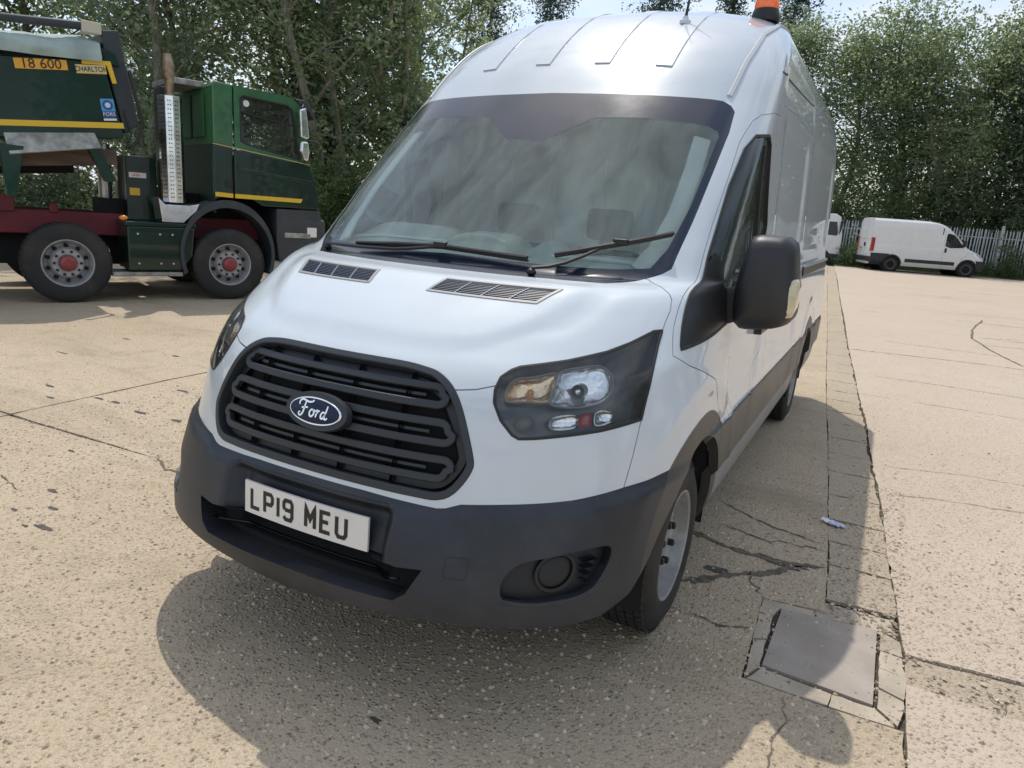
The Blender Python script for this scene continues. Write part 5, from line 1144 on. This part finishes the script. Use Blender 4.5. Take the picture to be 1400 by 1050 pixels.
# steel plate and its mortar frame in pieces
slab([(1.362,-.060),(1.735,-.085),(1.738,.458),(1.372,.405)], mat('steel_cover_plate', (.36,.31,.265), .7, metal=.1, var=.15, vscale=5, dirt=.6, dirtcol=(.42,.35,.26), bump=.2, bscale=25), 'cover_plate', .004, .02)
def piece(pts, sd, dz=0): slab(jitter(list(pts)+[pts[0]], .005, sd, .03)[:-1], M['mortar'], 'frame_piece', dz, .016)
piece([(1.316,-.166),(1.355,-.075),(1.350,.13),(1.30,.10)], 1); piece([(1.30,.11),(1.349,.14),(1.345,.33),(1.292,.32)], 2); piece([(1.292,.33),(1.345,.335),(1.362,.410),(1.50,.430),(1.49,.472),(1.292,.452)], 3, .002)
piece([(1.51,.433),(1.742,.466),(1.745,.485),(1.50,.476)], 4); piece([(1.325,-.172),(1.362,-.078),(1.60,-.100),(1.595,-.172)], 5); piece([(1.605,-.100),(1.742,-.095),(1.80,-.165),(1.60,-.175)], 6)
piece([(1.750,-.09),(1.812,-.155),(1.832,.0),(1.752,.03)], 7); piece([(1.752,.04),(1.832,.01),(1.838,.15),(1.752,.17)], 8, .003); piece([(1.752,.18),(1.838,.16),(1.830,.30),(1.752,.31)], 9); piece([(1.752,.32),(1.828,.31),(1.820,.42),(1.748,.47)], 10)
piece([(1.750,.48),(1.812,.45),(1.79,.60),(1.52,.59),(1.50,.485)], 11, -.004)
M['crackdirt'] = mat('crack_dirt', (.15,.125,.09), .95, var=.35, vscale=25, bump=.6, bscale=120)
# cracks filled with grit: ragged ribbons of varying width, set on the slabs
def crack(pts, w, sd, z=.0035, amp=.02, m='crackdirt', name='crack'):
    q = jitter(pts, amp, sd, .025); n = len(q); t = np.gradient(q, axis=0); nn = np.stack([-t[:,1],t[:,0]],1); nn /= np.maximum(np.linalg.norm(nn,axis=1,keepdims=True),1e-9)
    r = np.random.default_rng(sd+77); ww = w/2*(.35+r.random(n)*1.1)*np.minimum(1, np.minimum(np.arange(n), n-1-np.arange(n))/4+.1)
    V = np.concatenate([np.c_[q+nn*ww[:,None], np.full(n,z)], np.c_[q-nn*ww[:,None]*(.4+.8*r.random(n))[:,None], np.full(n,z)]]); F = np.stack([np.arange(n-1), np.arange(n-1)+n, np.arange(1,n)+n, np.arange(1,n)],1)
    return mobj(name, V, F, M[m], yard)
for i, (p, w) in enumerate([([(.80,.98),(1.05,.90),(1.28,.86),(1.50,.94)], .05), ([(.90,.36),(1.05,.52),(1.22,.68),(1.34,.82),(1.43,.90)], .05), ([(.88,1.50),(1.05,1.40),(1.22,1.31),(1.47,1.22)], .014), ([(.95,1.15),(1.2,1.08),(1.5,1.15)], .010),
    ([(1.22,.70),(1.20,.60),(1.285,.46)], .014), ([(1.02,.12),(1.16,.13),(1.30,.19)], .014), ([(.70,.20),(.9,.16),(1.04,.13)], .010), ([(1.74,2.9),(2.3,3.1),(3.0,3.15)], .006), ([(3.9,8.2),(3.37,9.19),(3.13,10.56),(3.02,11.8),(3.12,13.2),(3.5,15.61)], .035), ([(1.20,8.55),(2.19,8.71),(2.88,8.82),(3.6,8.75),(5,8.9)], .018), ([(1.73,2.28),(2.1,2.42),(2.6,2.51)], .007), ([(3.1,12),(3.7,12.4),(4.6,12.3)], .02), ([(3.0,11),(3.8,11.2),(4.8,10.8)], .02),
    ([(1.83,-.6),(1.82,-1.3),(1.86,-2.2)], .014), ([(1.46,-.20),(1.47,-.42),(1.455,-.62),(1.48,-.9)], .006), ([(-2.15,.02),(-1.95,-.05),(-1.75,-.04)], .016), ([(-3.0,-.75),(-2.5,-.62),(-2.2,-.70)], .008), ([(-4.3,-.55),(-3.9,-.5),(-3.56,-.52)], .012), ([(2.1,.25),(2.16,.18),(2.14,.12)], .010)]):
    crack(p, w, 400+i)
# sludge that fills the wide crack mouths, oil spots
M['sludge'] = mat('damp_grit', (.075,.068,.055), .7, var=.3, vscale=20, bump=.5, bscale=90)
def blotch(c, rx, ry, sd, m, z=.0028, name='stain', k=26):
    r = np.random.default_rng(sd); t = np.linspace(0,2*math.pi,k+1)[:-1]; rad = 1+.35*r.normal(0,1,k); rad = np.clip((rad+np.roll(rad,1)+np.roll(rad,-1))/3, .35, 1.7)
    return mobj(name, np.c_[c[0]+rx*rad*np.cos(t), c[1]+ry*rad*np.sin(t), np.full(k,z)], [tuple(range(k))], M[m], yard)
rr2 = np.random.default_rng(9)
for i in range(26):   # shrinkage cracks running across the far bays
    y = 6+22*rr2.random()**1.3; x = 1.2+4.5*rr2.random()-.03*y; l = .5+1.4*rr2.random(); crack([(x,y),(x+l*.5,y+rr2.normal(0,.06)),(x+l,y+rr2.normal(0,.12))], .008+.0007*y, 600+i, amp=.03)
blotch((1.33,.86), .10, .035, 1, 'sludge', .0025); blotch((1.06,.60), .07, .03, 2, 'sludge', .0026)
for i in range(14): blotch((-2.1-3.5*rr2.random(), .3+2.0*rr2.random()), .03+.05*rr2.random(), .008+.012*rr2.random(), 60+i, 'sludge', .003)
for i, (c, a, b_) in enumerate([((-1.90,-.72),.035,.012),((-1.72,-.86),.05,.015),((-1.80,-.90),.02,.008),((-2.10,-.60),.04,.014),((-2.02,-.83),.02,.01),((-1.35,-1.28),.012,.006),((.35,-1.06),.02,.01),((-2.6,-.2),.03,.01)]): blotch(c, a, b_, 20+i, 'sludge', .003)
# loose stones and aggregate standing proud
def pebbles(n, x0, x1, y0, y1, smin, smax, name, cols, seed, reject=None):
    r = np.random.default_rng(seed); x = r.uniform(x0,x1,n); y = r.uniform(y0,y1,n); s = smin+(smax-smin)*r.random(n)**3
    base = np.array([(1,0,0),(.3,.9,0),(-.8,.6,0),(-.8,-.6,0),(.3,-.9,0),(.1,.1,.75),(-.25,-.1,.65)]); FF = np.array([(0,1,5),(1,2,5),(2,6,5),(2,3,6),(3,4,6),(4,5,6),(4,0,5)])
    a = r.uniform(0,6.28,n); ca, sa = np.cos(a), np.sin(a); B = base[None]*(1+.25*r.normal(0,1,(n,7,1))*np.array([1,1,.5])); B = B*s[:,None,None]
    X = B[...,0]*ca[:,None]-B[...,1]*sa[:,None]+x[:,None]; Y = B[...,0]*sa[:,None]+B[...,1]*ca[:,None]+y[:,None]; Z = B[...,2]-.0004
    V = np.stack([X,Y,Z],-1).reshape(-1,3); F = (FF[None]+7*np.arange(n)[:,None,None]).reshape(-1,3); mi = np.repeat(r.integers(0,len(cols),n), 7)
    return tag(mobj(name, V, F, mats=cols, mi=mi), kind='stuff', label='scattered small stones on the concrete yard')
cols = [mat('stone_%d' % i, c, .8) for i, c in enumerate([(.53,.43,.31),(.64,.55,.43),(.42,.33,.23),(.30,.24,.19),(.58,.46,.33)])]
pebbles(34000, -3.4, 2.6, -1.9, 1.6, .0025, .011, 'gravel', cols, 3)
pebbles(9000, -6.5, 4.6, -1.5, 5.0, .003, .010, 'gravel', cols, 8)
pebbles(900, -3.6, 3.0, -1.9, 4.0, .006, .016, 'gravel', cols[:4], 4)
pebbles(1500, 1.55, 1.86, .3, 2.4, .003, .012, 'gravel', cols[2:4]+cols[:1], 5)
# litter
M['litter'] = mat('crumpled_wrapper', (.80,.82,.86), .35, col2=(.25,.32,.62), vscale=22)
mb = MB(); r_ = np.random.default_rng(2); nx_, ny_ = 9, 6; V = []
for j in range(ny_):
    for i in range(nx_): V.append((-.035+.07*i/(nx_-1)+r_.normal(0,.002), (-.018+.036*j/(ny_-1))*(1-.5*abs(i/(nx_-1)-.5))+r_.normal(0,.002), .006+abs(r_.normal(0,.006))))
mb.add(V, [(j*nx_+i, j*nx_+i+1, (j+1)*nx_+i+1, (j+1)*nx_+i) for j in range(ny_-1) for i in range(nx_-1)])
lt = mb.build('litter', M['litter']); lt.scale = (1.7,1.7,1.4); lt.location = (1.498,1.535,0); lt.rotation_euler = (0,0,R(-25)); tag(lt, 'crumpled blue and white wrapper lying on the concrete in the van\'s shadow', 'litter')

# ------------------------------------------------------------------ trees and undergrowth
def leafmat(name, c1, c2, tr=.5):
    m = bpy.data.materials.new(name); m.use_nodes = True; nt = m.node_tree; N = nt.nodes; L = nt.links.new; N.clear()
    out = N.new('ShaderNodeOutputMaterial'); g = N.new('ShaderNodeNewGeometry'); n = N.new('ShaderNodeTexNoise'); n.inputs['Scale'].default_value = .7; n.inputs['Detail'].default_value = 5; L(g.outputs['Position'], n.inputs['Vector'])
    n2 = N.new('ShaderNodeTexNoise'); n2.inputs['Scale'].default_value = 9; L(g.outputs['Position'], n2.inputs['Vector'])
    ad = N.new('ShaderNodeMath'); ad.operation = 'ADD'; L(n.outputs[0], ad.inputs[0]); L(n2.outputs[0], ad.inputs[1])
    r = N.new('ShaderNodeMapRange'); r.inputs[1].default_value = .82; r.inputs[2].default_value = 1.18; L(ad.outputs[0], r.inputs[0])
    mx = N.new('ShaderNodeMix'); mx.data_type = 'RGBA'; mx.inputs[6].default_value = (*c1,1); mx.inputs[7].default_value = (*c2,1); L(r.outputs[0], mx.inputs[0])
    p = N.new('ShaderNodeBsdfPrincipled'); p.inputs['Roughness'].default_value = .45; p.inputs['Specular IOR Level'].default_value = .4; L(mx.outputs[2], p.inputs['Base Color'])
    t = N.new('ShaderNodeBsdfTranslucent'); hs = N.new('ShaderNodeHueSaturation'); hs.inputs['Value'].default_value = 2.2; hs.inputs['Hue'].default_value = .485; L(mx.outputs[2], hs.inputs['Color']); L(hs.outputs[0], t.inputs[0])
    ms = N.new('ShaderNodeMixShader'); ms.inputs[0].default_value = tr; L(p.outputs[0], ms.inputs[1]); L(t.outputs[0], ms.inputs[2]); L(ms.outputs[0], out.inputs[0]); return m
M['leafA'] = leafmat('leaf_dark', (.075,.115,.075), (.235,.29,.14)); M['leafB'] = leafmat('leaf_willow', (.085,.125,.075), (.21,.26,.13)); M['leafC'] = leafmat('leaf_poplar', (.05,.075,.06), (.085,.115,.085)); M['leafD'] = leafmat('leaf_bush', (.07,.11,.045), (.13,.18,.07))  # bright second tones put sunlight and backlight into the leaf colour
M['leafE'] = leafmat('leaf_grey_green', (.09,.13,.095), (.25,.31,.19))
M['bark'] = mat('bark', (.14,.125,.10), .9, var=.3, vscale=5, bump=.8, bscale=14, stretch=(3,3,.5)); M['barkpale'] = mat('pale_bark', (.26,.24,.20), .9, var=.3, vscale=5, bump=.6, bscale=14, stretch=(3,3,.5))
def leaves(C, n_each, spread, size, r, aspect=.5, droop=0):
    C = np.asarray(C); k = len(C); sp_ = np.asarray(spread); m_ = 5; sub = np.repeat(C, m_, 0); ssp = sp_[::n_each][:k] if sp_.ndim == 2 else np.tile(sp_,(k,1)); ssp = np.repeat(ssp, m_, 0)
    sub = sub+r.normal(0,1,sub.shape)*ssp; idx = (np.arange(k)[:,None]*m_+r.integers(0,m_,(k,n_each))).ravel(); c = sub[idx]+r.normal(0,1,(k*n_each,3))*ssp[idx]*.36
    n = len(c); d = r.normal(0,1,(n,3)); d[:,2] = d[:,2]*.6-droop; d /= np.linalg.norm(d,axis=1,keepdims=True); u = r.normal(0,1,(n,3)); u = np.cross(d,u); u /= np.linalg.norm(u,axis=1,keepdims=True)
    s = size*(.6+.8*r.random(n))[:,None]
    V = np.stack([c-d*s*.5, c+u*s*aspect*.5, c+d*s*.5, c-u*s*aspect*.5],1).reshape(-1,3); return V, np.arange(4*n).reshape(-1,4)
def tree(x, y, h, cr_r, label, base=.25, nleaf=14000, lsize=.12, lm='leafA', bm='bark', seed=0, trunk=.14, shape='round', lean=(0,0), group=None, nbr=16, name='tree', forks=1, droop=0, tip=.9, cat='tree', clump=.33, twig=1):
    r = np.random.default_rng(seed); t = empty(name, (x,y,0), 0, label, cat, group); mb = MB(); C = []
    for f in range(forks):
        lx, ly = lean[0]+(r.normal(0,.12) if forks > 1 else 0), lean[1]+(r.normal(0,.10) if forks > 1 else 0); hh = h*(1-.18*f*r.random()); off = r.normal(0,.25,2) if f else np.zeros(2)
        n = 9; pts = [Vector((off[0]+lx*hh*(i/n)+.05*hh*math.sin(i*.9+seed+f)*.5, off[1]+ly*hh*(i/n)+.03*hh*math.cos(i*1.1+seed), hh*.93*i/n)) for i in range(n+1)]
        mb.tube(pts, [trunk*(1-.86*i/n) for i in range(n+1)], 8)
        for j in range(nbr):
            q = base+(1-base)*((j+r.random())/nbr); i = min(n-1, int(q*n)); p = pts[i].lerp(pts[i+1], q*n-i); a = j*2.4+r.random()*.8
            if shape == 'column': L_ = cr_r*(.55+.5*r.random())*math.sin(math.pi*min(.98,max(.12,(q-base)/(1-base)*.86+.12)))**.6; up = 1.6
            else: L_ = cr_r*(.6+.5*r.random())*math.sin(math.pi*min(.97,max(.15,(q-base)/(1-base)*.8+.2)))**.7; up = .55+.5*r.random()
            d = Vector((math.cos(a), math.sin(a), up)).normalized(); m1 = p+d*L_*.5+Vector((0,0,.06*L_)); e = p+d*L_+Vector((0,0,-droop*L_*.5)); tr_ = trunk*(1-.86*q)*.5
            mb.tube([p,m1,e], [tr_,tr_*.6,tr_*.2], 5)
            for s in range(3):
                d2 = Vector(r.normal(0,1,3)); d2.z = abs(d2.z)*.4-droop; d2.normalize(); b0 = p.lerp(e, .35+.6*r.random()); e2 = b0+d2*L_*.45
                if twig: mb.tube([b0,b0.lerp(e2,.6)+Vector((0,0,.04)),e2], [tr_*.4,tr_*.25,.006], 4, False)
                C += [tuple(e2), tuple(b0.lerp(e2,.55))]
            C += [tuple(e), tuple(m1)]
        C.append(tuple(pts[-1]))
    autosmooth(mb.build('trunk', M[bm], t), 60)
    C = np.array(C); keep = r.random(len(C)) < tip; C = C[keep]; ne = max(4, int(nleaf/len(C))); sp = cr_r*clump*(.6+.8*r.random((len(C),1))); sp = np.repeat(sp, ne, 0)*np.array([1,1,.75])
    V, F = leaves(C, ne, sp, lsize, r, .5, droop); V[:,2] = np.maximum(V[:,2], .05)
    mobj('crown', V, F, M[lm], t); return t
GW = 'broadleaved trees behind the lorry'
LW = [ # x, y, h, r, forks, leanx, seed, trunk
 (-20.0,9.5,11,2.6,1,.0,1,.14),(-17.5,12.5,12,2.8,2,.04,2,.13),(-15.6,10.0,12.5,2.3,1,.02,3,.15),(-14.6,14.6,12,2.6,2,-.03,4,.12),(-12.6,13.0,13,2.4,2,.05,5,.13),
 (-13.0,16.5,12,1.7,1,-.03,6,.16),(-13.2,14.0,11.0,1.4,3,.0,7,.15),(-13.2,21.2,5.6,2.0,2,-.05,8,.11),(-23,15,13,3.2,1,0,9,.18),(-19.5,18,13,3.2,1,0,10,.16),(-14.5,20,13,3.0,1,0,11,.15)]
lab = ['behind the tail end of the green lorry','behind the lorry\'s sheeted body','just left of the chrome exhaust stack','behind the exhaust stack','behind the light green cab','further back beyond the lorry cab','with leaning grey trunks right of the lorry cab','further back in the gap left of the white van','deep in the wood at the left edge','deep in the wood behind the tipper body','deep in the wood behind the cab']
for (x,y,h,rad,fk,lx,sd,tk_), lb in zip(LW, lab):
    tree(x,y,h,rad,'leafy green tree '+lb, .12, 13500, .16, 'leafA' if sd % 3 else 'leafE', 'barkpale' if sd in (3,5,7) else 'bark', sd, tk_*1.15, lean=(lx,0), group=GW, nbr=26, forks=fk, clump=.21)
tree(-11.2,14.6,10.2,.75,'slender half-bare tree with pale trunk against the sky left of the van roof', .35, 4200, .13, 'leafA', 'barkpale', 21, .13, nbr=13, clump=.22, tip=.8)
tree(-11.0,16.3,8.6,1.0,'thin leaning tree with bare twigs and one leafy clump left of the van roof', .45, 2200, .13, 'leafA', 'bark', 23, .10, lean=(.12,0), nbr=10, clump=.20, tip=.6)
# poplars peeping over the roof
for i, (x, y, h, rad, lb) in enumerate([(-25.7,44.0,20.5,1.9,'leftmost dark poplar top peeping over the white van\'s roof'),(-22.4,47.0,20.0,1.9,'second dark poplar top from the left over the white van\'s roof'),(-14.6,47.9,20.0,2.3,'wide dark poplar top left of the aerial over the van\'s roof'),(-10.4,50.1,19.8,1.6,'dark poplar top right beside the aerial over the van\'s roof'),(-6.7,49.8,19.5,1.7,'dark poplar top behind the orange beacon')]):
    tree(x,y,h,rad,lb,.10,15000,.20,'leafC','bark',40+i,.22,shape='column',group='poplars beyond the yard',name='poplar_tree',nbr=34,clump=.30,cat='poplar',twig=0)
# right side: willows and tall trees beyond the fence
GR = 'trees beyond the palisade fence'
RT = [(-1.6,46,13.2,3.4,'leafA','bark','dense dark tree right behind the tail of the white van',1),(1.2,48.5,15.3,3.6,'leafB','bark','tall pale willow right of the white van\'s roof',2),(3.6,46.5,13.5,2.8,'leafB','barkpale','feathery pale green willow above the distant white van',2),
 (6.0,49,16.2,3.2,'leafB','bark','tallest pale willow above the distant white van\'s bonnet',2),(8.0,47,18,2.6,'leafC','bark','dark upright tree with thick grey trunk above the fence corner',1),(9.9,50,20,2.9,'leafC','bark','very tall dark tree at the top right corner',1),(9.2,45.5,9.5,2.4,'leafB','barkpale','lower olive green willow at the right picture edge',2),(12.5,46,15,3.4,'leafA','bark','dense tree beyond the right picture edge',1),(16,45,15,3.6,'leafA','bark','dense tree far to the right',1),(-5.5,46,14,3.3,'leafA','bark','dense tree hidden behind the big van',1)]
for i, (x,y,h,rad,lm,bm_,lb,fk) in enumerate(RT):
    tree(x,y,h,rad,lb,.10,20000,.20 if lm != 'leafB' else .22,lm,bm_,60+i,.22,group=GR,nbr=30,forks=fk,clump=.27,droop=.5 if lm == 'leafB' else 0,name='willow_tree' if lm == 'leafB' else 'tree',cat='willow' if lm == 'leafB' else 'tree',twig=1)
# bushes
def bush(x, y, w, h, lm, label, seed, n=5000, ls=.12, group=None):
    r = np.random.default_rng(seed); t = empty('bush', (x,y,0), 0, label, 'bush', group); mb = MB(); C = []
    for i in range(12):
        a = r.uniform(0,6.28); d = r.random()**.5*w; e = (d*math.cos(a), d*math.sin(a)*.7, h*(.35+.65*r.random())*(1-.4*(d/w)**2)); mb.tube([(e[0]*.2,e[1]*.2,0),(e[0]*.6,e[1]*.6,e[2]*.6),e], [.03,.02,.006], 4, False); C += [e, (e[0]*.8,e[1]*.8,e[2]*.6), (e[0]*.9,e[1]*.9,e[2]*.3)]
    mb.build('stems', M['bark'], t); C = np.array(C); V, F = leaves(C, n//len(C), w*.24*np.array([1,1,.8]), ls, r); V[:,2] = np.maximum(V[:,2], .02); mobj('foliage', V, F, M[lm], t)
BL = [(-19,8.0,2.0,3.2),(-16.8,8.8,2.0,3.0),(-14.8,11.0,2.0,3.2),(-12.8,11.2,1.8,3.0),(-11.2,12.6,1.8,3.2),(-9.6,14.0,1.8,3.4),(-10.8,15.6,1.6,3.2),(-10.4,17.2,1.5,3.0),(-9.9,18.9,2.0,3.2)]
bl = ['under the trees at the left edge','under the trees behind the tipper body','behind the lorry\'s red chassis','behind the exhaust stack','behind the lorry cab','right of the lorry cab, under the leaning trunks','under the trees left of the white van\'s windscreen','under the slender half-bare tree','nearest to the white van\'s roof pillar']
for i, (b_, lb) in enumerate(zip(BL, bl)): bush(b_[0], b_[1], b_[2], b_[3], 'leafA' if i % 2 else 'leafD', 'tall leafy bush '+lb, 80+i, 9000, .12, 'bushes under the left trees')
BR = [(-3,44.5,'at the foot of the fence behind the van\'s tail'),(0.5,45.0,'beyond the fence left of the distant white van'),(3.5,46,'beyond the fence above the distant white van'),(6.5,46.8,'beyond the fence by the corner post'),(9.5,45,'beyond the right-hand fence'),(13,43.5,'beyond the fence outside the right picture edge')]
for i, (x,y,lb) in enumerate(BR): bush(x, y, 2.6, 4.6, 'leafA', 'dark bush '+lb, 95+i, 9000, .18, 'bushes beyond the fence')
# scrub growing through the fence near the corner, weeds along its foot
bush(5.7,43.0,.8,.9,'leafD','low pale weeds in front of the fence beside the distant white van\'s bonnet',120,3500,.09); bush(7.4,42.6,.9,1.0,'leafD','tall weeds in front of the right-hand fence by the corner post',121,3500,.09); bush(-.2,38.9,.9,1.0,'leafD','weeds between the half-hidden lorry and the distant white van',122,3000,.09); bush(.5,39.3,.5,.9,'leafB','grey-green sapling at the fence behind the distant white van\'s tail',123,1500,.09)
r = np.random.default_rng(5); n = 14000; u = r.random(n); pts = np.where((u < .62)[:,None], np.stack([-7.5+14*u/.62, 40.2+3.4*u/.62],1), np.stack([6.5+10.4*(u-.62)/.38, 43.4-5.7*(u-.62)/.38],1)); pts += r.normal(0,1,(n,2))*[.2,.5]; hgt = .08+.22*r.random(n)**2; a = r.uniform(0,6.28,n); w = .02
V = np.stack([np.c_[pts[:,0]-w*np.cos(a),pts[:,1]-w*np.sin(a),np.full(n,-.02)], np.c_[pts[:,0]+w*np.cos(a),pts[:,1]+w*np.sin(a),np.full(n,-.02)], np.c_[pts+r.normal(0,.06,(n,2)),hgt]],1).reshape(-1,3)
tag(mobj('grass', V, np.arange(3*n).reshape(-1,3), M['leafD']), kind='stuff', label='rough grass and weeds along the foot of the palisade fence')
for i, (x,y) in enumerate([(-27,9),(-25,2),(-30,-6)]):  # unseen trees added so the lorry's paint has something dark to reflect
    tree(x,y,11,3.6,['farthest','middle','nearest'][i]+' of three added dark trees, unseen beyond the left edge of the picture', .08, 9000, .30,'leafA','bark',170+i,.22,nbr=22,clump=.32,group='trees left of the yard',twig=0)
# surroundings out of frame that the paintwork and glass mirror: more wood to the right and behind
for i, (x,y,h) in enumerate([(24,16,10),(27,7,11),(25,25,11),(28,-3,10),(22,33,12)]):
    tree(x,y,h,3.8,['second nearest of','middle one of','farthest but one of','nearest of','farthest of'][i]+' the dark trees outside the picture to the right', .08, 12000, .40,'leafA','bark',140+i,.22,nbr=22,clump=.32,group='trees right of the yard',twig=0)
